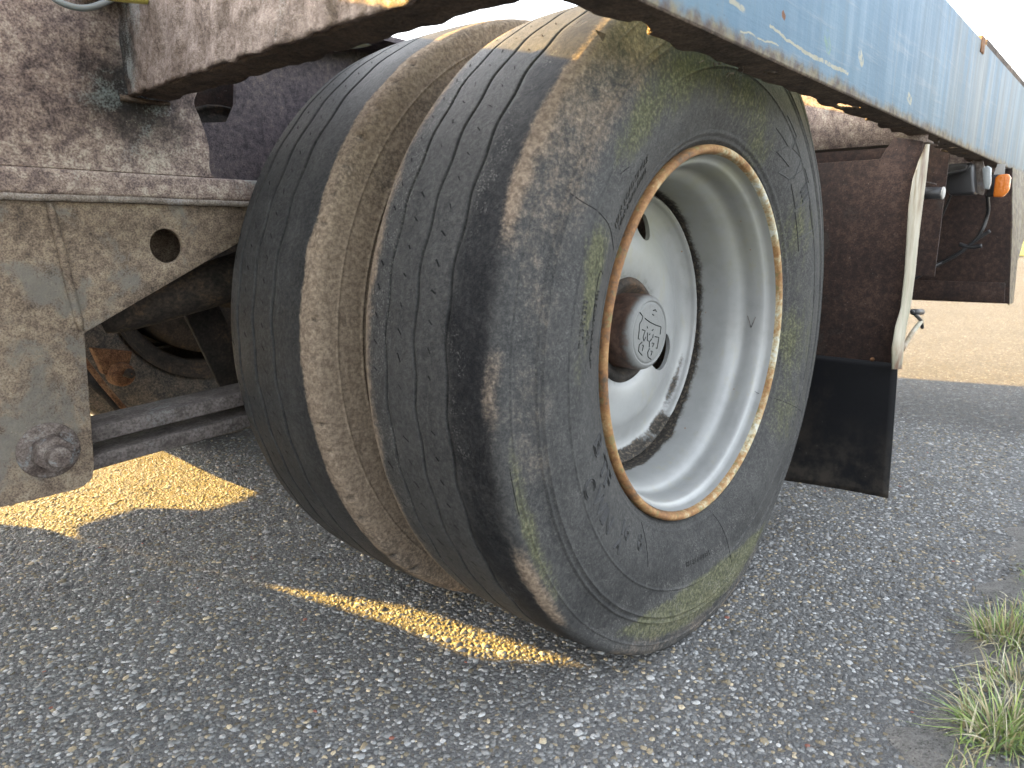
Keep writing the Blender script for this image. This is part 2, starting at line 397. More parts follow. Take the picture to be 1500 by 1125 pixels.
M['amber'] = mk_lens('amber_lens', (.85, .24, .03)); M['clear'] = mk_lens('clear_lens', (.42, .45, .45))

# aggregate road -------------------------------------------------
def mk_road():
    n = NT('exposed_aggregate_asphalt'); o = n.sep()
    wv = n.mapp((1, 1, 1))
    wn_ = n.N.new('ShaderNodeVectorMath'); wn_.operation = 'ADD'
    sc = n.N.new('ShaderNodeVectorMath'); sc.operation = 'SCALE'; n.lk(n.noise(160, 2, .5, None, 0, True), sc.inputs[0]); sc.inputs[3].default_value = .006
    n.lk(n.obj, wn_.inputs[0]); n.lk(sc.outputs[0], wn_.inputs[1]); W = wn_.outputs[0]
    e1 = n.voro(95, W, 'DISTANCE_TO_EDGE'); c1 = n.voro(95, W, 'F1', 'Color')
    e2 = n.voro(240, W, 'DISTANCE_TO_EDGE'); c2 = n.voro(240, W, 'F1', 'Color')
    def stone(cc, k):
        s = n.N.new('ShaderNodeSeparateColor'); n.lk(cc, s.inputs[0])
        g = n.ramp(s.outputs[0], [(0, (.06, .06, .061)), (.45, (.11, .11, .11)), (.75, (.165, .165, .16)), (.93, (.26, .26, .25)), (1, (.38, .37, .36))])
        return n.mix(n.mr(s.outputs[1], .80, .86, 0, .6), g, (.20, .155, .10)), s.outputs[2]
    s1, z1 = stone(c1, 1); s2, z2 = stone(c2, 2)
    bit = n.mix(n.noise(400, 3), (.082, .082, .083), (.155, .155, .154))
    fine = n.mix(n.mr(e2, .03, .14), bit, n.mix(.45, s2, bit))
    big = n.mix(n.math('MULTIPLY', n.mr(e1, .04, .13), n.mr(z1, .18, .22)), fine, s1)
    # stones modelled as geometry stand on the near part of the sheet
    near = n.math('MULTIPLY', n.mr(o[0], 1.5, 1.95, 1, 0), n.mr(o[1], 1.45, 1.8, 1, 0))
    col = n.mix(near, n.mix(.42, big, (.03, .026, .02)), fine)
    dirt = n.math('MULTIPLY', n.mr(n.math('ADD', o[1], n.math('MULTIPLY', n.noise(7, 6), .16)), -.36, -.20, 1, 0), .42)
    col = n.mix(dirt, col, n.mix(n.noise(300, 4), (.09, .088, .085), (.19, .18, .17)))
    pat = n.noise(1.7, 5, .6)
    col = n.mix(n.mr(pat, .4, .7, 0, .3), col, n.mix(.5, col, (.03, .03, .03)))
    h1 = n.math('MULTIPLY', n.mr(e1, 0, .2), n.mr(near, 0, 1, 1, 0))
    h = n.math('ADD', h1, n.math('MULTIPLY', n.mr(e2, 0, .25), .5))
    return n.done(col, .9, n.bump(h, .8, .004), 0, .2)
M['road'] = mk_road()
def mk_stone():
    n = NT('road_stone'); c = n.attr('tint', 'Color'); f = n.noise(500, 4, .6)
    col = n.mix(n.mr(f, .3, .75, 0, .45), c, (.06, .06, .06))
    return n.done(col, .8, n.bump(f, .3, .001), 0, .15)
M['stone'] = mk_stone()
def mk_soil():
    n = NT('verge_soil'); f = n.noise(40, 8, .7); g = n.noise(300, 5, .7)
    c = n.ramp(f, [(.3, (.10, .096, .09)), (.5, (.175, .168, .158)), (.7, (.25, .243, .23))])
    c = n.mix(n.mr(g, .42, .60, 0, .7), c, (.30, .29, .27)); c = n.mix(n.mr(n.voro(130), .10, .22, .8, 0), c, (.05, .046, .04)); c = n.mix(n.mr(n.voro(75), .05, .16, .75, 0), c, (.30, .295, .285))
    return n.done(c, .95, n.bump(n.math('ADD', f, g), .9, .012), 0, .2)
M['soil'] = mk_soil()
def mk_grass():
    n = NT('grass_blade'); c = n.attr('tint', 'Color')
    n.b.inputs['Subsurface Weight'].default_value = 0
    return n.done(c, .55, None, 0, .4)
M['grass'] = mk_grass()
def mk_field():
    n = NT('far_grass'); f = n.noise(.6, 8, .7); g = n.noise(14, 5)
    c = n.mix(n.mr(f, .3, .7), (.11, .14, .035), (.20, .20, .06)); c = n.mix(n.mr(g, .3, .7, 0, .5), c, (.07, .09, .025))
    return n.done(c, .9, n.bump(g, .6, .1), 0, .2)
M['field'] = mk_field()

# ================================================================== SETTING
def sheet(name, x0, x1, y0, y1, z, mat):
    me = mesh(name, [(x0, y0, z), (x1, y0, z), (x1, y1, z), (x0, y1, z)], [(0, 1, 2, 3)], mat, False)
    return tag(obj(name, me), kind='structure')
road = sheet('road', -300, 400, -300, 400, 0, M['road'])
field = sheet('field', 26, 900, -700, 700, .03, M['field'])

# verge: a strip of soil with a crumbling edge along the road
xs = np.linspace(-2.2, 9, 420); ys = np.linspace(0, 1, 16)
edge = -.365 - .030 * vnoise(xs[:, None], 3, 2.5) - .010 * vnoise(xs[:, None], 4, 9)
X = np.repeat(xs[:, None], 16, 1); Y = edge[:, None] - ys[None] ** 1.6 * 1.6
Zv = -.002 + .0018 * vnoise(np.stack([X, Y], -1), 6, 22) * sstep(0, .1, ys)[None] + .012 * sstep(0, .16, ys)[None] + .006 * vnoise(np.stack([X, Y], -1), 5, 6) * ys[None] ** .5
verge = obj('grass_verge', mesh('grass_verge', np.stack([X, Y, Zv], -1).reshape(-1, 3), grid_faces(420, 16)[:, ::-1], M['soil']))
tag(verge, kind='structure')

# stones of the road surface
def stones(n_target):
    sp = .0080; gx, gy = np.meshgrid(np.arange(-1.0, 2.0, sp), np.arange(-.62, 1.85, sp))
    P = np.stack([gx.ravel(), gy.ravel()], 1); P += rng.uniform(-.42, .42, P.shape) * sp
    d = P - CAM[:2]; f = d @ np.array([math.cos(YAW), math.sin(YAW)]); r = d @ np.array([math.sin(YAW), -math.cos(YAW)])
    keep = (f > .45) & (np.abs(r) < f * .80 + .06) & (rng.random(len(P)) < .90)
    keep &= rng.random(len(P)) < sstep(2.0, 1.5, P[:, 0]) * sstep(1.85, 1.45, P[:, 1]) * (.42 + .58 * sstep(-.44, -.30, P[:, 1] + .05 * vnoise(P, 9, 4)))
    P = P[keep]; n = len(P)
    rad = .0028 + .0029 * rng.random(n) ** 1.4 + .003 * (rng.random(n) < .05)
    el = rng.uniform(.55, 1, n); a0 = rng.uniform(0, 6.28, n); k = 7
    th = np.linspace(0, 2 * np.pi, k, endpoint=False)[None] + rng.uniform(-.3, .3, (n, k))
    rr = rad[:, None] * rng.uniform(.75, 1.15, (n, k))
    cx, cy = rr * np.cos(th), rr * np.sin(th) * el[:, None]
    ca, sa = np.cos(a0)[:, None], np.sin(a0)[:, None]
    ox, oy = cx * ca - cy * sa, cx * sa + cy * ca
    h = rad * rng.uniform(.10, .26, n)
    V = np.zeros((n, 2 * k + 1, 3)); tx, ty = rng.uniform(-.12, .12, (2, n))
    V[:, :k, 0] = P[:, :1] + ox; V[:, :k, 1] = P[:, 1:] + oy; V[:, :k, 2] = -.0005
    V[:, k:2 * k, 0] = P[:, :1] + ox * .80; V[:, k:2 * k, 1] = P[:, 1:] + oy * .80
    V[:, k:2 * k, 2] = h[:, None] + ox * tx[:, None] + oy * ty[:, None]
    V[:, 2 * k, :2] = P; V[:, 2 * k, 2] = h * 1.12
    V[:, :, 2] += (.0092 * sstep(-.365, -.44, P[:, 1]))[:, None]
    i = np.arange(k); j = (i + 1) % k
    tri = np.concatenate([np.stack([i, j, k + j], 1), np.stack([i, k + j, k + i], 1), np.stack([k + i, k + j, 0 * i + 2 * k], 1)])
    F = (np.arange(n)[:, None, None] * (2 * k + 1) + tri[None]).reshape(-1, 3)
    g = rng.choice([.05, .075, .10, .135, .18, .25, .38, .50], n, p=[.04, .12, .25, .28, .20, .09, .018, .002]) * rng.uniform(.8, 1.2, n)
    g = np.minimum(g, .30); tint = np.stack([g, g, g * .975], 1) * 1.46; warm = rng.random(n) < .20
    tint[warm] *= np.array([1.2, 1.0, .70]); red = rng.random(n) < .0015; tint[red] = np.array([.25, .10, .07])
    cool = rng.random(n) < .25; tint[cool] *= np.array([.97, .995, 1.02])
    A = np.repeat(tint[:, None], 2 * k + 1, 1).reshape(-1, 3)
    return mesh('road_stones', V.reshape(-1, 3), F, M['stone'], False, {'tint': A})
st = obj('road_stones', stones(0), road); st['kind'] = 'stuff'

# grass -----------------------------------------------------------
def blades(roots, length, lean, width, hue, seg=5):
    """roots (n,3), lean (n,2) horizontal reach; returns V, F, tint"""
    n = len(roots); t = np.linspace(0, 1, seg + 1)
    L = length[:, None]; ln = lean
    x = roots[:, None, 0] + ln[:, None, 0] * (t ** 1.6)[None]; y = roots[:, None, 1] + ln[:, None, 1] * (t ** 1.6)[None]
    hor = np.hypot(ln[:, 0], ln[:, 1])[:, None]
    up = np.sqrt(np.maximum(L ** 2 - hor ** 2, (.25 * L) ** 2)); droop = (hor / (L + 1e-6)) ** 2 * L * .55
    z = roots[:, None, 2] + up * t[None] - droop * (t ** 2.6)[None]; z = np.maximum(z, .004)
    a = rng.uniform(0, 6.28, n); wx, wy = np.cos(a)[:, None], np.sin(a)[:, None]
    w = width[:, None] * (1 - t[None] ** 1.8) * .5 + .0001
    V = np.stack([np.stack([x - wx * w, y - wy * w, z], -1), np.stack([x + wx * w, y + wy * w, z + .15 * w], -1)], 2)
    V = V.reshape(n, -1, 3); i = np.arange(seg) * 2
    q = np.stack([i, i + 1, i + 3, i + 2], 1)
    F = (np.arange(n)[:, None, None] * (2 * seg + 2) + q[None]).reshape(-1, 4)
    T = np.repeat(hue[:, None], 2 * seg + 2, 1).reshape(-1, 3)
    return V.reshape(-1, 3), F, T
GREEN = np.array([[.14, .21, .06], [.20, .27, .08], [.27, .32, .11], [.17, .24, .10]]); DRY = np.array([[.36, .31, .19], [.30, .25, .14], [.42, .39, .28]])
def hues(n, dry):
    g = GREEN[rng.integers(0, 4, n)]; d = DRY[rng.integers(0, 3, n)]
    return np.where((rng.random(n) < dry)[:, None], d, g) * rng.uniform(.75, 1.25, (n, 1))
def tuft(name, c, n, rad, L, dry, label, bias=(0, 0), reach=.8):
    a = rng.uniform(0, 6.28, n); r = rad * np.sqrt(rng.random(n))
    roots = np.stack([c[0] + r * np.cos(a), c[1] + r * np.sin(a), np.full(n, .006)], 1)
    ln = L * rng.uniform(.45, 1, n)
    dirn = a + rng.normal(0, .7, n); rea = ln * np.clip(rng.normal(reach * .7, .25, n), .05, .97)
    lean = np.stack([np.cos(dirn) * rea, np.sin(dirn) * rea], 1) + np.array(bias) * ln[:, None]
    V, F, T = blades(roots, ln, lean, rng.uniform(.0014, .0034, n), hues(n, dry))
    loc = np.array([c[0], c[1], 0])
    o = obj(name, mesh(name, V - loc, F, M['grass'], True, {'tint': T})); o.location = loc
    return tag(o, label, 'grass tuft', 'grass tufts at the road edge')
c1 = at(1460, 1085, 2, 0); c2 = at(1470, 940, 2, 0)
tuft('grass_tuft', c1, 300, .042, .098, .35, 'green grass tuft spreading over the road edge, nearest the camera', (-.10, .12), .95)
tuft('grass_tuft', c2, 220, .045, .072, .55, 'half dry grass tuft behind the nearer green tuft', (-.05, .10), .8)
c3 = at(1500, 1020, 2, 0); tuft('grass_tuft', c3, 220, .05, .065, .65, 'dry straw coloured grass tuft at the right edge of the picture', (0, 0), .85)
n = 9000
gx = rng.uniform(-.25, .95, n); gy = -.405 - rng.random(n) ** 1.2 * .40
den = vnoise(np.stack([gx, gy], 1), 12, 3.0); kp = rng.random(n) < sstep(-.8, .35, den) * sstep(-.395, -.46, gy)
gx, gy = gx[kp], gy[kp]; n = len(gx); ln = rng.uniform(.015, .05, n); dr = rng.uniform(0, 6.28, n)
V, F, T = blades(np.stack([gx, gy, np.full(n, .012)], 1), ln, np.stack([np.cos(dr), np.sin(dr)], 1) * (ln * rng.uniform(.2, .95, n))[:, None],
                 rng.uniform(.0012, .003, n), hues(n, .45))
tag(obj('verge_grass', mesh('verge_grass', V, F, M['grass'], True, {'tint': T})), 'sparse green and straw coloured grass growing on the verge', 'grass', kind='stuff')
# loose straw and bits lying on the verge edge
n = 90; q = np.stack([rng.uniform(.0, .55, n), -.40 - rng.random(n) * .10], 1); a = rng.uniform(0, 3.14, n); l = rng.uniform(.02, .07, n)
V, F, T = blades(np.stack([q[:, 0], q[:, 1], np.full(n, .016)], 1), l, np.stack([np.cos(a), np.sin(a)], 1) * (l * .985)[:, None], np.full(n, .0022), hues(n, 1.0))
tag(obj('dead_straw', mesh('dead_straw', V, F, M['grass'], True, {'tint': T})), 'pale dead straw scattered on the verge soil', 'straw', kind='stuff')

# far hedge on the horizon
hv = MB()
hx = np.linspace(-40, 120, 320)
hz = 2.2 + .9 * vnoise(hx[:, None], 21, .11) + .5 * vnoise(hx[:, None], 22, .5)
V = np.stack([np.stack([90 + 1.2 * vnoise(np.stack([hx, 0 * hx + k], 1), 30 + k, .4) + (k - 2) * .8, hx, hz * f], 1) for k, f in enumerate((0, .5, .85, 1, .8, .45, 0))], 1)
M['hedge'] = plain('far_foliage', (.035, .05, .018), .9, 1.5, .8, .6)
tag(obj('hedge', mesh('hedge', V.reshape(-1, 3), grid_faces(320, 7), M['hedge'])), 'dark green hedge on the far horizon', 'hedge', kind='stuff')

# ================================================================== TRAILER
trailer = empty('trailer')
tag(trailer, 'old rusty flatbed trailer with a scuffed blue side rail and worn twin tyres', 'trailer')
T = trailer
ZC, YM = .5036, 1.16                                        # axle height, trailer centre line

# ------------------------------------------------ tyres
PROF = np.array([(0, 0), (.06, -.0010), (.100, -.0035), (.1125, -.0068), (.1190, -.0135), (.1222, -.0270), (.1268, -.050), (.1325, -.075), (.1358, -.105), (.1345, -.14), (.1275, -.17), (.1175, -.195), (.109, -.2105), (.100, -.2185)])
def half_profile(R):
    c = curve(PROF + np.array([0, R]), 24)
    # bead side ends at r of about .296 whatever the radius
    k = (R - .2965) / .2185
    c[:, 1] = R + (c[:, 1] - R) * k
    return c
def tyre_mesh(name, R, grooves, gw, gd, nth, side_ridges, masks, notches=False, mats=None):
    hp = half_profile(R); s = np.concatenate([[0], np.cumsum(np.hypot(*np.diff(hp, axis=0).T))]); S = s[-1]
    base = np.concatenate([np.arange(0, .12, .0035), np.arange(.12, S, .004), [S]])
    nod = np.concatenate([-base[::-1], base[1:]])
    disp = []                                                # (s, extra depth)
    for g in grooves: disp += [(g - gw - .0007, 0), (g - gw, -.0004), (g - gw * .62, -gd), (g + gw * .62, -gd), (g + gw, -.0004), (g + gw + .0007, 0)]
    rid = []
    for (r0, h, w) in side_ridges:
        sr = np.interp(-(r0), -hp[:, 1], s)                 # ridge radius to arc position
        for sg in (-1, 1): rid += [(sg * (sr - w), 0), (sg * (sr - w * .4), h), (sg * (sr + w * .4), h), (sg * (sr + w), 0)]
    spc = disp + rid
    ss = np.array([a for a, _ in spc]); keep = np.min(np.abs(nod[:, None] - ss[None]), 1) > .0016 if len(ss) else np.ones(len(nod), bool)
    nod = nod[keep]
    allS = np.concatenate([nod, ss]); allD = np.concatenate([np.zeros(len(nod)), np.array([d for _, d in spc])])
    # nodes inside a groove go down with it
    for g in grooves: allD = np.where((np.abs(allS - g) < gw * .8) & (allD == 0), -gd, allD)
    o = np.argsort(allS); allS = allS[o]; allD = allD[o]; m = len(allS)
    th = np.linspace(0, 2 * np.pi, nth, endpoint=False)
    zz = np.abs(((th * 37 / (2 * np.pi)) % 1) - .5) * 4 - 1; zz = np.sin(zz * 1.4) + .25 * np.sin(th * 11 + 1)
    w = sstep(.104, .088, np.abs(allS))
    SS = allS[None] + .0021 * zz[:, None] * w[None]
    aS = np.abs(SS); sg = np.sign(SS)
    u = np.interp(aS, s, hp[:, 0]) * sg; r = np.interp(aS, s, hp[:, 1])
    du = np.interp(aS, s, np.gradient(hp[:, 0], s)); dr = np.interp(aS, s, np.gradient(hp[:, 1], s))
    nu, nr = -dr * sg, du                                    # outward normal in (u, r)
    TH = np.repeat(th[:, None], m, 1)
    D = np.repeat(allD[None], nth, 0)
    D = D + .0006 * vnoise(np.stack([np.cos(TH), np.sin(TH), SS * 4], -1), 41, 1.6) * (aS < .13)
    if notches:                                              # worn lug ends on the shoulder
        ph = ((TH * R / .047 + .15 * np.sin(TH * 9)) % 1 - .5) * .047
        nt_ = np.exp(-(ph / .0042) ** 2) * np.exp(-((SS + .114 + .004 * np.sin(TH * 13)) / .009) ** 2) * (.6 + .4 * np.sin(TH * 23)); D = D - .006 * nt_
    u = u + nu * D; r = r + nr * D
    x = r * np.cos(TH); z = r * np.sin(TH)
    # squashed where it stands on the road
    low = np.maximum(0, -ZC + .002 - z); z = z + low; u = u * (1 + .10 * sstep(-.36, -.5, z) * (aS > .10))
    attrs = masks(SS, r, TH, x, z + ZC)
    gm_ = np.repeat((allD < -.002)[None], nth, 0); attrs['dark'] = np.maximum(attrs['dark'], gm_ * 1.0); attrs['dust'] = attrs['dust'] * (1 - .7 * gm_)  # groove bottoms painted darker, deepening the shade inside them
    if notches: attrs['dust'] = attrs['dust'] - .55 * nt_; attrs['dark'] = np.maximum(attrs['dark'], .8 * nt_)  # dents painted darker as well, like shade in them
    V = np.stack([x, u, z], -1).reshape(-1, 3)
    return mesh(name, V, grid_faces(nth, m, True)[:, ::-1], mats or M['rubber'], True, {k: a.ravel() for k, a in attrs.items()}), hp

def blob(TH, r, thc, rc, dth, dr):
    d = (np.degrees(TH) - thc + 180) % 360 - 180
    return np.exp(-(d / dth) ** 2 - ((r - rc) / dr) ** 2)
def polar(px, py, y=-.02):
    q = at(px, py, 1, y); return math.degrees(math.atan2(q[2] - ZC, q[0])), math.hypot(q[0], q[2] - ZC)
def masks_outer(S, r, TH, x, z):                              # S<0 is the outer (camera) side
    deg = np.degrees(TH) % 360
    p3 = np.stack([x * 1.0, z, S * 2], -1)
    wob = .003 * vnoise(p3, 51, 5) + .003 * vnoise(p3, 52, 13)
    lob = vnoise(p3, 53, 2.2)
    top = sstep(175, 135, deg) * sstep(60, 100, deg)
    dust = np.exp(-((S + .111 + wob) / .010) ** 2) * np.clip(.62 + .85 * lob + .2 * top, 0, 1.1)
    dust += .36 * top * sstep(-.105, -.12, S) * sstep(.405, .45, r)
    dust += .16 * np.exp(-((S + .16) / .05) ** 2) * sstep(235, 180, deg) * sstep(95, 140, deg)
    dust += np.exp(-((S - .112 + wob) / .014) ** 2) * .95
    dust += .25 * sstep(.09, .06, z) * (S < -.09)
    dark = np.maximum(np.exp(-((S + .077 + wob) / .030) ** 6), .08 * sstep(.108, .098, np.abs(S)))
    moss = np.zeros_like(S)
    out = sstep(-.118, -.13, S)
    for (px, py, dth, dr, a) in ((872, 375, 5, .024, 1.15), (862, 445, 6, .018, .95), (930, 190, 9, .022, .65), (1000, 110, 16, .035, .85), (1090, 140, 14, .03, .7), (1120, 215, 9, .03, .6), (845, 540, 6, .02, .35), (1170, 330, 8, .05, .45), (1165, 500, 9, .05, .5), (1150, 610, 8, .04, .45)):
        t, rr = polar(px, py); moss += a * blob(TH, r, t, rr, dth, dr)
    moss += (.95 * sstep(.118, .100, z + .6 * wob) * sstep(.015, .05, z) + .0) * sstep(.49, .465, r)
    moss += .8 * np.exp(-((S + .132) / .014) ** 2) * blob(TH, r, 203, .48, 12, .06)
    moss += .16 * sstep(60, 20, np.minimum(deg, 360 - deg)) + .03
    moss *= out
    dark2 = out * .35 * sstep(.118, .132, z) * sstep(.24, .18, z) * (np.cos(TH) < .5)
    scuff = np.exp(-((S - .085 + 2 * wob) / .028) ** 2) * .9 + np.exp(-((S + .062 + wob) / .018) ** 2) * (.55 + .4 * lob) + .35 * out * sstep(.2, .1, z) + .34 * out
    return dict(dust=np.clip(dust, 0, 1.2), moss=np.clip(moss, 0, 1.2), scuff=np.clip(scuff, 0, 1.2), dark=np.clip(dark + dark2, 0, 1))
def masks_inner(S, r, TH, x, z):
    p3 = np.stack([x, z, S * 2], -1); wob = .002 * vnoise(p3, 61, 6) + .002 * vnoise(p3, 62, 14)
    dust = 1.05 * sstep(-.090, -.098, S + wob) * (1 - .35 * sstep(.35, .12, z)) + .35 * sstep(.112, .118, S)
    dust -= .4 * np.clip(vnoise(p3, 63, 2.4) - .2, 0, 1) * (S < -.11)
    return dict(dust=np.clip(dust, 0, 1.1), moss=0 * S, scuff=.12 + 0 * S, dark=.30 * sstep(-.100, -.092, S + wob) + .25 * sstep(-.05, -.085, S) * (S > -.095))
def masks_plain(S, r, TH, x, z): return dict(dust=.4 + 0 * S, moss=0 * S, scuff=0 * S, dark=0 * S)

RO, RI = .5147, .531
YO, YI = .112, .440
ridges = [(.489, .0011, .0016), (.453, .0022, .0022), (.444, .0016, .0018), (.402, .0012, .0016), (.315, .0010, .004), (.306, .0008, .003)]
me_outer, HP = tyre_mesh('tyre', RO, (-.045, .010, .065), .0024, .0075, 1000, ridges, masks_outer)
me_inner, HPI = tyre_mesh('tyre', RI, (-.025, .030, .080), .0034, .0095, 1000, ridges[:4], masks_inner, True)
me_far, _ = tyre_mesh('tyre', RO, (-.045, .010, .065), .003, .005, 220, ridges[:2], masks_plain)

def side_u(r, hp=None):
    hp = HP if hp is None else hp; k = len(hp) // 3
    return np.interp(-np.asarray(r), -hp[k:, 1], hp[k:, 0])

# ------------------------------------------------ wheel metal
def lathe_attr(name, prof, n, mat, grime, parent, loc_y=0, flip=False):
    th = np.linspace(0, 2 * np.pi, n, endpoint=False); pr = np.asarray(prof, float)
    TH = np.repeat(th[:, None], len(pr), 1)
    V = np.stack([np.cos(TH) * pr[None, :, 1], 0 * TH + pr[None, :, 0], np.sin(TH) * pr[None, :, 1]], -1)
    g = grime(TH, 0 * TH + pr[None, :, 0], 0 * TH + pr[None, :, 1])
    me = mesh(name, V.reshape(-1, 3), grid_faces(n, len(pr), True), mat, True, {'grime': g.ravel()})
    bm = bmesh.new(); bm.from_mesh(me); bmesh.ops.recalc_face_normals(bm, faces=bm.faces); bm.to_mesh(me); bm.free()
    return me
lip_prof = curve([(.014, .2990), (.004, .2990), (-.001, .2975), (-.0035, .2940), (-.003, .2902), (.000, .2872), (.008, .2850)], 5)
barrel_prof = curve([(.006, .2846), (.016, .2825), (.021, .2790), (.026, .2735), (.040, .2700), (.056, .2690), (.064, .2660), (.072, .2585), (.085, .2520), (.105, .2485), (.13, .2470), (.150, .2465), (.20, .2465), (.232, .30)], 5)
disc_prof = curve([(.170, .246), (.158, .2435), (.147, .2400), (.144, .2360), (.147, .2325), (.155, .2290), (.163, .220), (.166, .205), (.161, .185), (.152, .16), (.149, .13), (.152, .105), (.160, .088), (.170, .080)], 6)
def clod(TH):
    d = np.degrees(TH) % 360
    return sstep(205, 232, d) * sstep(322, 296, d) * (.72 + .28 * np.sin(TH * 17 + np.sin(TH * 29)))
def grime_b(TH, y, r):
    s = np.sin(TH); low = sstep(.1, -1, s)
    g = np.exp(-((y - .152) / .018) ** 2) * (.75 + .5 * low) + .12 * np.exp(-((y - .022) / .006) ** 2) + .12 * np.exp(-((y - .010) / .006) ** 2)
    g += .06 * sstep(.2, .9, s) * np.exp(-((y - .06) / .03) ** 2)
    g += 1.0 * np.exp(-((y - .146) / .016) ** 2) * clod(TH)
    return np.clip(g, 0, 1.3)
def grime_d(TH, y, r):
    s = np.sin(TH); low = sstep(.2, -.9, s)
    return np.clip(np.exp(-((r - .2405) / .0042) ** 2) * .8 + np.exp(-((r - .224) / .007) ** 2) * (.15 + .60 * low * (.5 + .5 * np.sin(TH * 7 + 1.5 * np.sin(TH * 3)))) + .25 * np.exp(-((r - .09) / .02) ** 2) + 1.1 * np.exp(-((r - .232) / .010) ** 2) * clod(TH), 0, 1.3)
me_lip = lathe_attr('rim_lip', lip_prof, 160, M['lip'], lambda a, b, c: 0 * a, None)
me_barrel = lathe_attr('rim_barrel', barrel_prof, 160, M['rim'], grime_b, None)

def cut_holes(me, holes, depth=(.1, .25)):
    """boolean the hand holes into the wheel disc"""
    o = obj('tmp', me); s = o.modifiers.new('s', 'SOLIDIFY'); s.thickness = .008; s.offset = -1
    tmp = []
    for (th, r, rad) in holes:
        c = MB(); a = np.linspace(0, 2 * np.pi, 32, endpoint=False); t = math.radians(th)
        P = np.stack([r * math.cos(t) + rad * np.cos(a), 0 * a + depth[0], r * math.sin(t) + rad * np.sin(a)], 1)
        c.plate(P, (0, depth[1] - depth[0], 0)); co = c.build('cut', None); tmp.append(co)
        b = o.modifiers.new('b', 'BOOLEAN'); b.operation = 'DIFFERENCE'; b.object = co; b.solver = 'EXACT'
    bpy.context.view_layer.update()
    ev = o.evaluated_get(bpy.context.evaluated_depsgraph_get()); m2 = bpy.data.meshes.new_from_object(ev)
    for t in tmp + [o]: bpy.data.objects.remove(t)
    m2.polygons.foreach_set('use_smooth', np.ones(len(m2.polygons), dtype=bool))
    return m2
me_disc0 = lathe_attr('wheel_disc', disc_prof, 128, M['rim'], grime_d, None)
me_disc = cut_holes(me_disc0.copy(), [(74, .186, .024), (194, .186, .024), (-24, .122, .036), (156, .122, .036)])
me_disc.name = 'wheel_disc'
try: me_disc.set_sharp_from_angle(angle=.7)
except Exception: pass

hub_prof = [(.20, .070), (.168, .070)] + list(curve([(.168, .066), (.150, .0655), (.130, .0655), (.118, .0645), (.1115, .0610), (.1085, .0560)], 4)) + [(.1090, .0545), (.1105, .0535), (.1105, .0525), (.1092, .0515), (.1088, .048), (.1088, .020), (.1088, .0005)]
me_hub = lathe_attr('hub_cap', hub_prof, 96, M['hub'], lambda a, b, c: 0 * a, None)
hubring_prof = curve([(.24, .100), (.180, .098), (.160, .094), (.152, .089), (.150, .082), (.156, .074), (.17, .060)], 4)
me_hubring = lathe_attr('hub_flange', hubring_prof, 96, M['axle'], lambda a, b, c: 0 * a, None)

# emblem on the hub cap: engraved line drawing
def emblem():
    k = 779 / 90.
    def F(pts): return [at(900 + a / k, 420 + b / k, 1, .1088) - np.array([0, 0, ZC]) for a, b in pts]
    b = MB()
    for pl in ([(322,325),(360,378),(345,430),(318,470),(312,560),(300,662),(318,664)], [(385,400),(450,450),(520,485),(590,508),(578,605)], [(350,545),(388,555),(362,640),(372,690),(398,636)],
               [(420,580),(415,680),(432,690)], [(452,596),(440,610)], [(490,600),(484,650)], [(512,632),(562,642),(540,785),(525,775)], [(352,700),(312,738),(304,815),(350,868)], [(352,742),(368,742),(352,812)],
               [(472,660),(442,700),(440,765)], [(474,715),(500,715),(482,762)], [(445,780),(420,830),(425,890),(465,922)], [(460,815),(478,818),(462,870)], [(413,502),(420,525)], [(492,540),(474,556)],
               [(490,300),(520,290),(530,315)], [(480,350),(500,362)]):
        P = np.array(F(pl)); P[:, 1] = .1086
        b.tube(P, .00085, 5)
    return b
me_emblem = None

def text_mesh(body, size, rc, thc, cw, outline=False, shear=0., ext=.0007, space=1.0, raise_=0.0):
    """letters moulded on the outer sidewall; cw: clockwise with tops outwards"""
    cu = bpy.data.curves.new('txt', 'FONT'); cu.body = body; cu.size = size; cu.align_x = 'CENTER'; cu.shear = shear; cu.space_character = space
    if outline: cu.fill_mode = 'NONE'; cu.bevel_depth = .0008; cu.bevel_resolution = 0; cu.resolution_u = 4
    else: cu.extrude = ext; cu.resolution_u = 3
    o = obj('txt', cu); bpy.context.view_layer.update()
    ev = o.evaluated_get(bpy.context.evaluated_depsgraph_get()); me = ev.to_mesh()
    bm = bmesh.new(); bm.from_mesh(me); ev.to_mesh_clear(); bpy.data.objects.remove(o)
    for _ in range(4):                                       # long strokes must follow the curved sidewall
        le = [e for e in bm.edges if e.calc_length() > .004]
        if not le: break
        bmesh.ops.subdivide_edges(bm, edges=le, cuts=1)
    bm.verts.index_update(); V = np.array([v.co[:] for v in bm.verts]); F = [[v.index for v in f.verts] for f in bm.faces]; bm.free()
    t0 = math.radians(thc)
    if cw: th = t0 - V[:, 0] / rc; r = rc + V[:, 1]
    else: th = t0 + V[:, 0] / rc; r = rc - V[:, 1]
    y = -side_u(r) * (1 + .10 * sstep(-.36, -.5, r * np.sin(th))) - V[:, 2] - raise_ - (.0007 if outline else .0003)
    return np.stack([r * np.cos(th), y, r * np.sin(th)], 1), F
def side_line(b, pts, rad=.0007, dense=6):
    """moulded line through (theta deg, r) points on the outer sidewall"""
    P = curve(pts, dense) if dense > 1 else np.concatenate([np.linspace(a, b, 9) for a, b in zip(np.array(pts[:-1], float), np.array(pts[1:], float))])
    P = P[np.r_[True, np.hypot(*np.diff(P, axis=0).T) > 1e-9]]; t = np.radians(P[:, 0]); r = P[:, 1]
    b.tube(np.stack([r * np.cos(t), -side_u(r) * (1 + .10 * sstep(-.36, -.5, r * np.sin(t))) - .0002, r * np.sin(t)], 1), rad, 5)

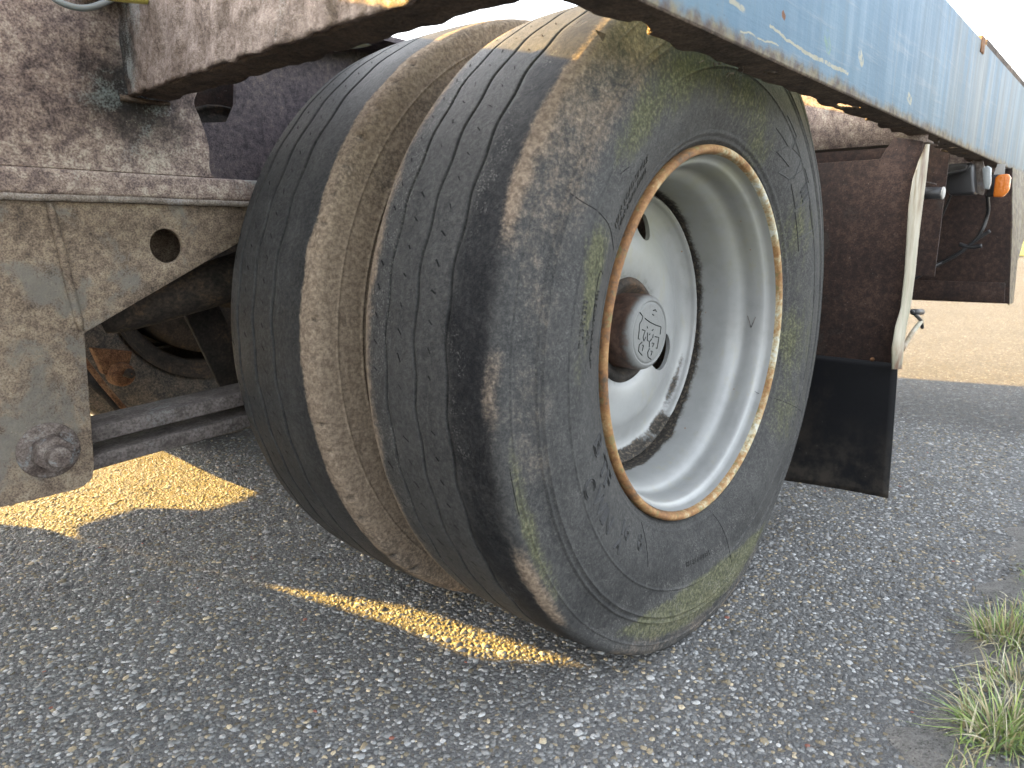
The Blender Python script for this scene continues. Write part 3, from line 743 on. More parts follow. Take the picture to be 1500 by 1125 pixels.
def sipe_ribbons(R, hp, rows, n, yc0=0, seed=0, size=1.0):
    """little S shaped dark ribbons on the tread ribs, painting the shade of cuts"""
    r_ = np.random.default_rng(seed); V = []; F = []; c = 0
    base = np.array([(-.0085, .0018), (-.0062, .0052), (-.0025, .0022), (.0025, -.0022), (.0062, -.0052), (.0085, -.0018)]) * size
    for row in rows:
        for k in range(n):
            if r_.random() < .06: continue
            t0 = (k + .5 * (row[1]) + r_.normal(0, .03)) / n * 2 * np.pi
            L = base * r_.uniform(.55, 1.1) * (1 if row[2] > 0 else np.array([1, -1]))
            a = r_.normal(row[3], .15); ca, sa = math.cos(a), math.sin(a)
            L = L @ np.array([[ca, sa], [-sa, ca]])
            w = .0008 * r_.uniform(.6, 1.4); T_ = np.gradient(L, axis=0); T_ /= np.linalg.norm(T_, axis=1)[:, None]; Nn = np.stack([-T_[:, 1], T_[:, 0]], 1)
            ww = w * np.array([.3, 1, 1.1, 1.1, 1, .3])[:, None]
            for side in (-1, 1):
                Q = L + Nn * ww * side; u = row[0] + Q[:, 0]; th = t0 + Q[:, 1] / R
                rr = np.interp(np.abs(u), hp[:60, 0], hp[:60, 1]) + .0008
                V.append(np.stack([rr * np.cos(th), u, rr * np.sin(th)], 1))
            F += [[c + i, c + i + 1, c + 6 + i + 1, c + 6 + i] for i in range(5)]; c += 12
    V = np.concatenate(V); keep = V[:, 2] > -ZC + .02
    return V, F

me_lip_f = me_lip.copy(); me_lip_f.materials[0] = M['axle']; me_barrel_f = me_barrel.copy(); me_barrel_f.materials[0] = M['axle']; me_disc_f = me_disc.copy(); me_disc_f.materials[0] = M['axle']
def wheel_parts(w, near, outer):
    """tyre, rim, disc, hub under the wheel empty (local y = 0 is the rim's outer plane for the outer wheel)"""
    if near and outer:
        t = obj('tyre', me_outer, w); t.location = (0, YO, 0)
    elif near:
        t = obj('tyre', me_inner, w); t.location = (0, YO, 0)
    else:
        t = obj('tyre', me_far, w); t.location = (0, YO, 0)
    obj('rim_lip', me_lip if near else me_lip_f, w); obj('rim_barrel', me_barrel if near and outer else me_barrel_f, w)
    if outer:
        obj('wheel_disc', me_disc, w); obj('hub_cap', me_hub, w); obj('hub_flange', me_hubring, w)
    return w
w1 = empty('wheel', (0, 0, ZC), T); w1['label'] = 'outer twin wheel with silver rim and rusty rim lip'; wheel_parts(w1, True, True)
w2 = empty('wheel', (0, YI - YO, ZC), T); w2['label'] = 'inner twin wheel with brown dust on the tyre shoulder'; wheel_parts(w2, True, False)
obj('rim_lip', me_lip, w2).matrix_local = Matrix.Translation((0, 2 * YO, 0)) @ Matrix.Rotation(math.pi, 4, 'Z')
w3 = empty('wheel', (0, 2 * YM, ZC), T); w3.rotation_euler.z = math.pi; wheel_parts(w3, False, True)
w4 = empty('wheel', (0, 2 * YM - (YI - YO), ZC), T); w4.rotation_euler.z = math.pi; wheel_parts(w4, False, False)
obj('rim_lip', me_lip_f, w4).matrix_local = Matrix.Translation((0, 2 * YO, 0)) @ Matrix.Rotation(math.pi, 4, 'Z')

# emblem, sipe shade ribbons, lettering, moulded lines of the near wheels
emblem().build('hub_emblem', M['cut'], w1, True)['kind'] = 'stuff'
vm = MB(); vm.tube([((.2690 ** 2 - z * z) ** .5 - .0006, y, z) for y, z in ((.053, .011), (.0445, -.011))], .0006, 5); vm.tube([((.2690 ** 2 - z * z) ** .5 - .0008, y, z) for y, z in ((.0445, -.011), (.037, .010))], .0006, 5)
vm.build('scratched_mark', M['bolt'], w1, True)
SV, SF = sipe_ribbons(RO, HP, [(-.0175, 0, 1, -.2), (.0375, 1, 1, -.2), (.086, 0, 1, -.2)], 96, 0, 5, .62); SV[:, 1] += YO
obj('sipe_shade_ribbons', mesh('sipe_shade_ribbons', SV, SF, M['cut'], False), w1)['kind'] = 'stuff'
SV, SF = sipe_ribbons(RI, HPI, [(.0025, 0, 1, -.2), (.055, 1, 1, -.2), (.100, 0, 1, -.2)], 100, 0, 6, .58); SV[:, 1] += YO
obj('sipe_shade_ribbons', mesh('sipe_shade_ribbons', SV, SF, M['cut'], False), w2)['kind'] = 'stuff'

def ptr(px, py): t, r = polar(px, py, -.02); return t, r
lt = MB()
def put(body, size, px, py, cw, r0=None, **k):
    t, r = ptr(px, py); r = r0 or r; V, F = text_mesh(body, size, r, t, cw, **k); lt.add(V, F)
put('MAX. LOAD SINGLE', .0125, 930, 285, True, r0=.347, shear=.25)
put('MAX. LOAD DUAL', .0115, 930, 285, True, r0=.334, shear=.25)
put('TUBELESS', .0120, 853, 475, True, space=1.15)
put('PLY', .0115, 863, 495, True)
put('STEEL STANDARD 000', .0085, 873, 478, True, space=1.05)
put('REGROOVABLE', .0125, 1022, 822, False, shear=-.15)
_o = lt.build('sidewall_lettering', M['letter'], w1); _o.location.y = YO; _o['kind'] = 'stuff'
lo = MB()
def puto(body, size, px, py, cw, **k):
    t, r = ptr(px, py); V, F = text_mesh(body, size, r, t, cw, outline=True, **k); lo.add(V, F)
puto('B', .046, 872, 662, False); puto('TF', .046, 884, 706, False, space=.95); puto('C', .038, 852, 722, False)
puto('WIN', .038, 874, 758, False, space=.9); puto('16', .032, 913, 786, False); puto('8', .034, 936, 806, False); puto('A', .030, 898, 806, False)
puto('III', .040, 1172, 288, True)
# zigzag block pattern moulded on the rear part of the sidewall
for (pts) in ([(1135,188),(1152,215),(1140,222),(1156,245),(1146,252),(1157,262)], [(1150,170),(1163,200),(1158,218),(1170,232),(1162,262)], [(1157,265),(1175,246),(1181,268)], [(1160,270),(1167,306),(1182,292)], [(1167,310),(1173,368)], [(1182,300),(1187,340)], [(1172,350),(1188,336)]):
    side_line(lo, [ptr(*q) for q in pts], .0009, 1)
_o = lo.build('sidewall_pattern', M['letter'], w1); _o.location.y = YO; _o['kind'] = 'stuff'
cr = MB()
for pts in ([(833, 279), (850, 295), (872, 310), (890, 330), (900, 350), (908, 366)], [(953, 766), (951, 795), (947, 830)], [(1051, 738), (1060, 770), (1066, 822)], [(1130, 577), (1150, 588), (1172, 602)],
            [(870, 487), (866, 520), (868, 540)], [(871, 470), (874, 425), (880, 398), (886, 402)], [(758, 690), (765, 730), (772, 760)], [(905, 255), (918, 245)]):
    side_line(cr, [ptr(*q) for q in pts], .00045, 5)
_o = cr.build('sidewall_cracks', M['cut'], w1); _o.location.y = YO; _o['kind'] = 'stuff'

# ------------------------------------------------ side rail (C section, near and far)
RT_, RB = 1.156, .889
def corroded(name, x0, x1, y_out, y_in, z, mat, parent, seed, step=.004, thick=.004, bite=.35):
    """horizontal flange whose inner edge has rusted away"""
    nx = int((x1 - x0) / step); ny = 18
    X, Yt = np.meshgrid(np.linspace(x0, x1, nx), np.linspace(0, 1, ny), indexing='ij')
    e = 1 - np.clip(.10 * (1 + vnoise(X[:, :1, None], seed, 5)) + .05 * vnoise(X[:, :1, None], seed + 1, 9) + .02 * vnoise(X[:, :1, None], seed + 2, 23), 0, .5)
    Y = y_out + (y_in - y_out) * Yt * e
    P = np.stack([X, Y, z + .0012 * vnoise(np.stack([X, Y], -1), seed + 3, 14) * Yt], -1)
    hole = vnoise(np.stack([X, Y * 3], -1), seed + 4, 4.2) + .35 * vnoise(np.stack([X, Y * 2], -1), seed + 5, 11)
    F = grid_faces(nx, ny); hv_ = hole.reshape(-1)[F].mean(1); yv = Yt.reshape(-1)[F].mean(1)
    F = F[~((hv_ > 1.02) & (yv > .30))]
    o = obj(name, mesh(name, P.reshape(-1, 3), F, mat), parent)
    s = o.modifiers.new('thick', 'SOLIDIFY'); s.thickness = thick; s.offset = 0
    return o
def side_rail(name, y, sgn, parent, label):
    b = MB(); b.plate([(-3.4, y, RB), (2.36, y, RB), (2.36, y, RT_), (-3.4, y, RT_)], (0, sgn * .005, 0))
    b.plate([(-3.4, y + sgn * .0052, RT_ - .005), (2.36, y + sgn * .0052, RT_ - .005), (2.36, y + sgn * .06, RT_ - .005), (-3.4, y + sgn * .06, RT_ - .005)], (0, 0, .0048))
    o = b.build(name, M['blue'], parent, bevel=.0025); o['label'] = label; return o
rail = side_rail('side_rail', RY, 1, T, 'scuffed blue side rail with rusty underside')
corroded('bottom_flange', -1.3, 2.36, RY + .001, -.054, RB + .001, M['under'], rail, 71)
# weld seam and a bent strip with rust on the rail face
sx = at(1428, 130, 1, RY)[0]
q = at(1438, 62, 1, RY); lb = MB(); lb.box((q[0] - .008, RY - .003, RT_ - .03), (q[0] + .035, RY + .02, RT_ + .010)); lb.build('rope_lug', M['orange'], rail, bevel=.003)
side_rail('side_rail', 2 * YM - RY, -1, T, 'side rail on the far side')
# rust flakes hanging under the near rail
fl = MB()
for (px, py, s_) in ((1072, 110, .012), (1085, 98, .010), (1040, 95, .012), (870, 40, .02), (1375, 205, .014), (1330, 205, .016)):
    c = at(px, py, 2, RB - .005); 
    for k in range(3):
        a = rng.uniform(0, 6.28); d = np.array([math.cos(a), math.sin(a) * .5, -rng.uniform(.1, .6)]) * s_
        p0 = c + rng.normal(0, s_ * .3, 3); fl.plate([p0, p0 + d, p0 + d * .7 + np.array([s_ * .5, 0, s_ * .3])], (.0008, .0012, .0005))
fl.build('rust_flakes', M['under'], rail)['kind'] = 'stuff'

# ------------------------------------------------ outrigger across to the main beam
def cross_member(x, y0, y1, name='outrigger', fine=False, parent=T):
    """C section: web facing forward, lower flange behind it"""
    e = empty(name, (0, 0, 0), parent)
    ny = 240 if fine else 12; zz = np.linspace(.872, RT_ - .004, 60 if fine else 4)
    Yg, Zg = np.meshgrid(np.linspace(y0, y1, ny), zz, indexing='ij')
    jag = (.0016 * vnoise(Yg[:, :1, None], 81, 7) + .0010 * vnoise(Yg[:, :1, None], 82, 19)) if fine else 0
    Zg = Zg + jag * sstep(.90, .872, Zg)
    P = np.stack([x + (.0022 * vnoise(np.stack([Yg, Zg], -1), 83, 9) + .0012 * vnoise(np.stack([Yg, Zg], -1), 84, 20) if fine else 0 * Yg), Yg, Zg], -1)
    o = obj('web', mesh('web', P.reshape(-1, 3), grid_faces(ny, len(zz))[:, ::-1], M['scale' if fine else 'frame']), e)
    s = o.modifiers.new('thick', 'SOLIDIFY'); s.thickness = .006; s.offset = 0
    X, Y = np.meshgrid(np.linspace(x + .005, x + .060, 14), np.linspace(y0, y1, ny), indexing='ij')
    Z = .8745 + (.0014 * vnoise(np.stack([X, Y], -1), 85, 11) + .0008 * vnoise(np.stack([X, Y], -1), 86, 40) if fine else 0 * X)
    X = X + ((.003 * vnoise(Y, 87, 30) if Y.ndim == 1 else .003 * vnoise(Y[..., None], 87, 9)) * sstep(x + .05, x + .06, X) if fine else 0)
    o = obj('lower_flange', mesh('lower_flange', np.stack([X, Y, Z], -1).reshape(-1, 3), grid_faces(14, ny), M['under']), e)
    s = o.modifiers.new('thick', 'SOLIDIFY'); s.thickness = .006; s.offset = 0
    return e
cross_member(-.600, -.105, .656, fine=True)
for x in (.80, 1.86, -1.85, -2.9): cross_member(x, -.105, .656)
for x in (-2.9, -1.85, -.6, .80, 1.86): cross_member(x, 1.664, 2 * YM + .105)
for x in (-2.9, -1.85, .80, 1.86): cross_member(x, .77, 1.655, 'cross_beam')

dk_ = empty('shade_deck', (0, 0, 0), T)  # unseen planks added to keep skylight off the road and underbody
for k in range(41):
    x0 = -3.4 + k * .139; y0 = -.105 if x0 > 1.3 else (.70 if x0 < -1.3 else 1.14)
    b = MB(); b.box((x0, y0, RT_ + .001), (x0 + .135, 2 * YM + .105, RT_ + .028)); b.build('shade_plank', M['under'], dk_)
# ------------------------------------------------ main beams
FY = .660
def beam_web():
    r = curve([(-.490, 1.04), (-.482, .95), (-.488, .905), (-.500, .875), (-.492, .85), (-.482, .81), (-.484, .775), (-.478, .7605)], 6)
    b = MB(); b.plate([(-4, FY, .7605), *[(a, FY, c) for a, c in r[::-1]], (-4, FY, 1.04)], (0, .008, 0)); return b
mb_ = empty('main_beam', (0, 0, 0), T)
beam_web().build('web', M['frame'], mb_, bevel=.002)
b = MB(); b.plate([(-4, FY - .006, .760), (-4, FY - .008, .7235), (-4, FY + .09, .7235), (-4, FY + .09, .760)], (3.70, 0, 0)); b.build('bottom_chord', M['frame'], mb_, bevel=.006, seg=3)
X, Yt = np.meshgrid(np.linspace(-1.2, -.30, 160), np.linspace(0, 1, 10), indexing='ij')
Yg = FY - .026 + Yt * .12 + .0015 * vnoise(X[..., None], 91, 12) * (1 - Yt)
o = obj('flange', mesh('flange', np.stack([X, Yg, .7190 + .0008 * vnoise(np.stack([X, Yg], -1), 92, 12)], -1).reshape(-1, 3), grid_faces(160, 10), M['edge']), mb_)
s = o.modifiers.new('thick', 'SOLIDIFY'); s.thickness = .009; s.offset = 0
b = MB(); b.plate([(-4, FY - .01, 1.04), (-.47, FY - .01, 1.04), (-.47, FY + .12, 1.04), (-4, FY + .12, 1.04)], (0, 0, .010)); b.build('top_flange', M['frame'], mb_)
# thick weld and grime where the outrigger meets the beam
wb = MB(); wb.tube([(-.612, FY - .002, .868), (-.57, FY - .003, .866), (-.54, FY - .002, .868)], [.005, .004, .003], 7)
wb.build('weld_bead', M['under'], mb_, True)
# inner plate behind the wheels
b = MB(); b.plate([(-.56, .765, .70), (2.3, .765, .70), (2.3, .765, 1.04), (-.36, .765, 1.04), (-.375, .765, .90), (-.392, .765, .868), (-.56, .765, .845)], (0, .010, 0)); b.plate([(-.56, .66, 1.04), (2.3, .66, 1.04), (2.3, .80, 1.04), (-.56, .80, 1.04)], (0, 0, .010))
b.plate([(-.46, .72, .70), (2.3, .72, .70), (2.3, .80, .70), (-.46, .80, .70)], (0, 0, -.010))
b.plate([(.28, .66, 1.0505), (2.3, .66, 1.0505), (2.3, .67, 1.0505), (.28, .67, 1.0505)], (0, 0, .072))  # added upstand that blocks low sun from the space behind the guard
b.build('frame_plate', M['plate'], T)
b = MB(); b.plate([(-.66, .88, .735), (.0, .88, .735), (.0, .88, 1.03), (-.66, .88, 1.03)], (0, .006, 0)); b.build('dark_gap_backing', M['guard'], T)  # added dark sheet so the gap beside the web looks unlit
b = MB(); b.box((-4, 1.655, .72), (2.3, 1.665, 1.04)); b.box((-4, 1.60, .715), (2.3, 1.70, .7195)); b.box((-4, 1.60, 1.0405), (2.3, 1.72, 1.05)); b.build('main_beam', M['under'], T)

# ------------------------------------------------ suspension hanger, bolt, spring
hp_ = [(-1.05, .7145), (-.432, .7145), (-.440, .662), (-.470, .647), (-.704, .527), (-.7135, .325), (-.718, .306), (-.730, .2965), (-.745, .2935), (-.835, .2935), (-1.05, .300)]
def hanger(y, parent, hole=True, name='suspension_hanger'):
    e = empty(name, (0, 0, 0), parent)
    b = MB(); b.plate([(a, y - .005, c) for a, c in hp_], (0, .010, 0)); o = b.build('plate', M['hanger'], e, bevel=.0018)
    if hole:
        c = MB(); c.plate([(-.574 + .0245 * math.cos(a), y - .05, .651 + .0260 * math.sin(a)) for a in np.linspace(0, 2 * math.pi, 40, endpoint=False)], (0, .10, 0)); co = c.build('cut', None)
        m_ = o.modifiers.new('hole', 'BOOLEAN'); m_.object = co; m_.solver = 'EXACT'; o.modifiers.move(len(o.modifiers) - 1, 0)
        bpy.context.view_layer.update(); me = bpy.data.meshes.new_from_object(o.evaluated_get(bpy.context.evaluated_depsgraph_get()))
        o.modifiers.clear(); o.data = me; bpy.data.objects.remove(co)
    return e
HY = .645
hg = hanger(HY, T); hanger(.765, T, False)
b = MB(); b.tube(curve([(-.728, HY - .0052, .712), (-.722, HY - .006, .66), (-.716, HY - .0062, .60), (-.708, HY - .0055, .53)], 4), [.004] + [.006] * 11 + [.004], 8); b.build('weld_bead', M['hanger'], hg, True)
bc = np.array(at(72, 660, 1, HY - .006))
b = MB(); b.lathe_y([(HY - .005, .041), (HY - .009, .040), (HY - .010, .036), (HY - .0105, .02)], (bc[0], bc[2]), 40); b.build('washer', M['bolt'], hg, True)
hexp = [(bc[0] + .0265 * math.cos(a), HY - .0108, bc[2] + .0265 * math.sin(a)) for a in np.radians(np.arange(6) * 60 + 17)]
b = MB(); b.plate(hexp, (0, -.028, 0)); b.build('nut', M['bolt'], hg, bevel=.0018)
b = MB(); b.lathe_y(curve([(HY - .03, .0150), (HY - .054, .0148), (HY - .0585, .0130), (HY - .059, .0005)], 4), (bc[0], bc[2]), 28); b.build('bolt_end', M['bolt'], hg, True)

def leaf(pts, y0, y1, t):
    P = curve(pts, 10); b = MB()
    T_ = np.gradient(P, axis=0); T_ /= np.linalg.norm(T_, axis=1)[:, None]; Nn = np.stack([-T_[:, 1], T_[:, 0]], 1)
    up = P + Nn * t / 2; dn = P - Nn * t / 2; n = len(P)
    V = np.concatenate([np.stack([a[:, 0], 0 * a[:, 0] + y, a[:, 1]], 1) for a, y in ((up, y0), (up, y1), (dn, y1), (dn, y0))])
    F = []
    for i in range(n - 1):
        for k in range(4): a, c = k * n + i, ((k + 1) % 4) * n + i; F.append([a, c, c + 1, a + 1])
    F += [[0, n, 2 * n, 3 * n], [n - 1, 4 * n - 1, 3 * n - 1, 2 * n - 1]]
    return b.add(V, F)
ls = empty('leaf_spring', (0, 0, 0), T)
leaf([(-.90, .352), (-.74, .364), (-.60, .3735), (-.46, .3815), (-.25, .395), (0, .402), (.3, .395), (.8, .36)], .657, .737, .024).build('spring_leaf', M['spring'], ls, bevel=.003)
leaf([(-.78, .316), (-.70, .324), (-.60, .331), (-.46, .340), (-.25, .364), (0, .374), (.35, .365)], .657, .737, .024).build('spring_leaf', M['spring'], ls, bevel=.003)
leaf([(-.3, .336), (-.15, .345), (0, .348), (.2, .344)], .657, .737, .020).build('spring_leaf', M['spring'], ls, bevel=.003)

# ------------------------------------------------ axle, brakes, underbody
b = MB(); b.lathe_y([(.25, .055), (.60, .060), (1.72, .060), (2.07, .055)], (0, ZC), 32); b.build('axle', M['axle'], T, True)
b = MB(); b.lathe_y([(.30, .06), (.30, .205), (.42, .215), (.555, .215), (.560, .19), (.560, .06)], (0, ZC), 56); b.build('brake_drum', M['axle'], T, True)
b = MB(); b.lathe_y([(2.02, .06), (2.02, .205), (1.90, .215), (1.765, .215), (1.76, .19), (1.76, .06)], (0, ZC), 56); b.build('brake_drum', M['axle'], T, True)
# brake chamber: the dark tapered can above the spring
c0, c1_ = at(175, 462, 1, .80), at(345, 405, 1, .74)
b = MB(); d = c1_ - c0; b.tube([c0 - d * .15, c0, c0 + d * .3, c0 + d * .7, c1_ + d * .2], [.022, .030, .036, .040, .042], 20); b.build('shock_absorber', M['axle'], T, True)
# slack adjuster and cam lever of the far brake, brown with rust
p0, p1 = at(170, 520, 1, 1.35), at(190, 562, 1, 1.35)
bl = empty('brake_lever', (0, 0, 0), T)
b = MB(); b.plate([at(135, 510, 1, 1.36), at(195, 515, 1, 1.36), at(190, 535, 1, 1.36), at(165, 553, 1, 1.36), at(152, 548, 1, 1.36)], (0, .03, 0)); b.build('lever_plate', M['orange'], bl, bevel=.004)
cc = at(180, 549, 1, 1.345); b = MB(); b.lathe_y(curve([(1.335, .004), (1.333, .018), (1.337, .026), (1.35, .030), (1.375, .031)], 4), (cc[0], cc[2]), 28); b.build('lever_boss', M['orange'], bl, True)
cc = at(190, 547, 1, 1.33); b = MB(); b.lathe_y(curve([(1.318, .002), (1.318, .009), (1.325, .012), (1.34, .012)], 3), (cc[0], cc[2]), 20); b.build('lever_pin', M['axle'], bl, True)
# diagonal strut and thin rods
b = MB(); a0, a1 = at(268, 455, 1, .95), at(332, 585, 1, .95); wv = np.array([.075, 0, .012])
b.plate([a0, a1, a1 + wv, a0 + wv], (0, .012, 0)); b.build('axle_strut', M['axle'], T, bevel=.003)
b = MB(); b.tube([at(118, 520, 1, 1.1), at(150, 562, 1, 1.1), at(205, 625, 1, 1.1)], .006, 8); b.build('brake_rod', M['orange'], T, True)
b = MB(); b.tube([at(120, 545, 1, 1.2), at(160, 580, 1, 1.2), at(215, 640, 1, 1.2)], .013, 10); b.build('brake_rod', M['axle'], T, True)
# air tank between the beams
b = MB(); b.lathe_y(curve([(.86, .005), (.862, .06), (.875, .10), (.90, .118), (1.2, .120), (1.45, .118), (1.475, .10), (1.488, .06), (1.49, .005)], 4), (-.35, .80), 32); b.build('air_tank', M['axle'], T, True)

# ------------------------------------------------ mudguard, flap, rear panel, lights
MX = .765; MY = -.108
b = MB(); b.plate([(1.32, -.05, .55), (1.32, .66, .55), (1.32, .66, 1.035), (1.32, -.05, 1.035)], (.006, 0, 0)); b.build('dark_backing_sheet', M['guard'], T)  # added dark sheet standing in for the unlit space behind the guard
mg = empty('mudguard', (0, 0, 0), T)
b = MB(); b.plate([(MX, MY + .003, .352), (MX, .62, .330), (MX, .62, .835), (MX, -.02, .838), (MX, -.045, .884), (MX, MY + .003, .870)], (.004, 0, 0)); b.build('guard_panel', M['guard'], mg, bevel=.0015)
L_ = [(1358, 211), (1348, 235), (1339, 262), (1333, 300), (1330, 350), (1327, 400), (1321, 452), (1313, 480), (1308, 510), (1308, 541)]
R_ = [(1362, 211), (1360, 235), (1357, 262), (1352, 300), (1346, 350), (1341, 400), (1334, 452), (1328, 480), (1324, 510), (1321, 541)]
lp = np.array([at(a, c, 1, MY) for a, c in L_]); rp = np.array([at(a, c, 1, MY) for a, c in R_])
V = np.concatenate([lp, rp, lp + [0, .003, 0], rp + [0, .003, 0]]); n = len(lp)
F = [[i, i + 1, n + i + 1, n + i] for i in range(n - 1)] + [[2 * n + i, 3 * n + i, 3 * n + i + 1, 2 * n + i + 1] for i in range(n - 1)] + [[i, 2 * n + i, 2 * n + i + 1, i + 1] for i in range(n - 1)] + [[n + i, n + i + 1, 3 * n + i + 1, 3 * n + i] for i in range(n - 1)] + [[0, n, 3 * n, 2 * n], [n - 1, 3 * n - 1, 4 * n - 1, 2 * n - 1]]
MB().add(V, F).build('side_flange', M['cream'], mg, True)
# small stay and cable clip behind the guard
b = MB(); b.tube(curve([at(1322, 512, 1, -.10), at(1336, 488, 1, -.095), at(1350, 470, 1, -.09)], 4), .006, 8); b.build('guard_stay', M['cream'], mg, True)
b = MB(); b.tube(curve([at(1335, 455, 1, -.09), at(1342, 462, 1, -.09), at(1349, 470, 1, -.09), at(1351, 480, 1, -.09)], 4), .0045, 8); b.tube([at(1338, 457, 1, -.09), at(1350, 457, 1, -.085)], .008, 10); b.build('cable_clip', M['cable'], mg, True)
b = MB()
for (px, py) in ((1180, 316),): pass
bq = at(1278, 526, 0, MX - .001); b.tube([bq + [.002, 0, 0], bq + [-.004, 0, 0]], .0045, 10); b.build('guard_bolt', M['orange'], mg, True)
# flap: slightly bowed rubber sheet
nu, nv = 24, 24; U, W = np.meshgrid(np.linspace(0, 1, nu), np.linspace(0, 1, nv), indexing='ij')
yb = MY + .002 - .017 * W + U * .36; zb = .372 - W * (.323 + .020 * U); xb = MX - .004 - .022 * W ** 1.5 + .006 * np.sin(U * 5) * W
o = obj('mudflap', mesh('mudflap', np.stack([xb, yb, zb], -1).reshape(-1, 3), grid_faces(nu, nv), M['flap']), T); s = o.modifiers.new('thick', 'SOLIDIFY'); s.thickness = .006
o['label'] = 'black rubber mudflap behind the twin tyres'

RX = 1.93
rb_ = empty('rear_panel', (0, 0, 0), T)
b = MB(); b.plate([(RX, -.170, .433), (RX, .62, .42), (RX, .62, .90), (RX, -.122, .888)], (.004, 0, 0)); b.build('panel_sheet', M['guard'], rb_, bevel=.0015)
b = MB(); b.plate([(RX - .012, -.150, .505), (RX - .012, .62, .50), (RX - .012, .62, .432), (RX - .012, -.156, .437)], (.010, 0, 0)); b.build('panel_rib', M['guard'], rb_, bevel=.003)
ap = np.array([at(a, c, 0, RX) for a, c in ((1481, 240), (1480, 290), (1480, 330), (1479, 362), (1477, 385), (1475, 447))]); ap[0, 2] = RB + .002
Pa = np.concatenate([ap, [ap[-1] + [.09, -.002, .004], ap[-2] + [.16, -.002, 0], ap[2] + [.40, 0, 0], ap[1] + [.42, 0, 0], ap[0] + [.43, 0, 0]]])
b = MB(); b.plate(Pa + [.001, -.002, 0], (0, -.004, 0)); b.build('side_apron', M['blue'], rb_)
# lamp brackets and lamps under the rail end
def P_(px, py, x): return at(px, py, 0, x)
b = MB(); q1, q2 = P_(1428, 238, 1.55), P_(1447, 286, 1.55)
b.plate([P_(1424, 228, 1.55), P_(1437, 225, 1.55), P_(1447, 262, 1.55), P_(1440, 286, 1.55), P_(1432, 284, 1.55)], (.006, 0, 0)); b.plate([P_(1416, 216, 1.53), P_(1432, 219, 1.53), P_(1430, 232, 1.53), P_(1420, 228, 1.53)], (.03, 0, 0)); b.build('lamp_bracket', M['edge'], rb_, bevel=.002)
def round_box(name, lo, hi, mat, parent, bev):
    b = MB(); b.box(lo, hi); return b.build(name, mat, parent, bevel=bev, seg=4)
def lamp_at(name, x, pa, pb, depth, mat, parent, bev):
    a, c = P_(*pa, x), P_(*pb, x); lo = np.minimum(a, c); hi = np.maximum(a, c); lo[0] = x; hi[0] = x + depth
    return round_box(name, lo, hi, mat, parent, bev)
ml = empty('marker_lamp', (0, 0, 0), T); ml['label'] = 'small orange marker lamp under the rail end'
lamp_at('housing', 1.62, (1448, 256), (1470, 288), .020, M['blackplastic'], ml, .008)
q = P_(1465, 272, 1.60)
b = MB(); a_, c_ = P_(1455, 288, 1.60), P_(1479, 255, 1.60)
b.plate([P_(1456, 289, 1.60), P_(1459, 262, 1.60), P_(1464, 256, 1.60), P_(1479, 255, 1.60), P_(1482, 261, 1.60), P_(1479, 280, 1.60), P_(1470, 289, 1.60)], (-.022, 0, 0)); b.build('lens', M['amber'], ml, bevel=.006, seg=4)
b = MB(); b.plate([P_(1455, 257, 1.64), P_(1461, 240, 1.64), P_(1473, 240, 1.64), P_(1471, 257, 1.64)], (.003, 0, 0)); b.build('mounting_plate', M['whiteplate'], ml, bevel=.001)
cl = empty('clear_lamp', (0, 0, 0), T); cl['label'] = 'small clear lamp on a rusty bracket'
b = MB(); b.plate([P_(1440, 246, 1.54), P_(1447, 243, 1.54), P_(1453, 246, 1.54), P_(1453, 268, 1.54), P_(1450, 278, 1.54), P_(1442, 277, 1.54)], (-.016, 0, 0)); b.build('lens', M['clear'], cl, bevel=.004, seg=3)
jb = empty('junction_box', (0, 0, 0), T)
b = MB(); b.plate([P_(1381, 246, 1.5), P_(1388, 240, 1.5), P_(1424, 238, 1.5), P_(1428, 284, 1.5), P_(1390, 286, 1.5), P_(1384, 276, 1.5)], (.07, 0, 0)); b.build('box', M['blackplastic'], jb, bevel=.008, seg=4)
b = MB(); b.tube(curve([P_(1381, 262, 1.495), P_(1392, 254, 1.493), P_(1412, 250, 1.493), P_(1420, 242, 1.495)], 4), .005, 8); b.build('strap', M['cable'], jb, True)
tl = empty('work_lamp', (0, 0, 0), T); tl['label'] = 'black round work lamp with white end'
a, c = P_(1352, 283, 1.25), P_(1380, 283, 1.25); b = MB(); b.tube([a, a + (c - a) * .05, c], [.016, .0165, .0165], 20); b.build('body', M['blackplastic'], tl, True)
d = (c - a) / np.linalg.norm(c - a); b = MB(); b.tube([c, c + d * .004, c + d * .006], [.017, .017, .013], 20); b.build('lens_end', M['whiteplate'], tl, True)
b = MB(); b.tube([P_(1352, 265, 1.25), P_(1372, 270, 1.25)], .002, 6); b.build('bracket_wire', M['spring'], tl, True)
def cable(pts, r, mat='cable', name='cable'):
    b = MB(); b.tube(curve(pts, 8), r, 8); return b.build(name, M[mat], T, True)
X_ = 1.78
cable([P_(1393, 285, X_ - .2), P_(1378, 320, X_ - .1), P_(1366, 345, X_), P_(1362, 380, X_), P_(1357, 396, X_)], .004)
cable([P_(1446, 285, X_ - .1), P_(1447, 310, X_), P_(1438, 338, X_), P_(1424, 356, X_), P_(1400, 374, X_), P_(1370, 390, X_), P_(1340, 408, X_)], .006)
cable([P_(1450, 338, X_), P_(1432, 350, X_), P_(1408, 368, X_), P_(1380, 384, X_), P_(1350, 398, X_ - .05)], .006)
cable([P_(1405, 358, X_), P_(1420, 362, X_), P_(1438, 360, X_)], .007)

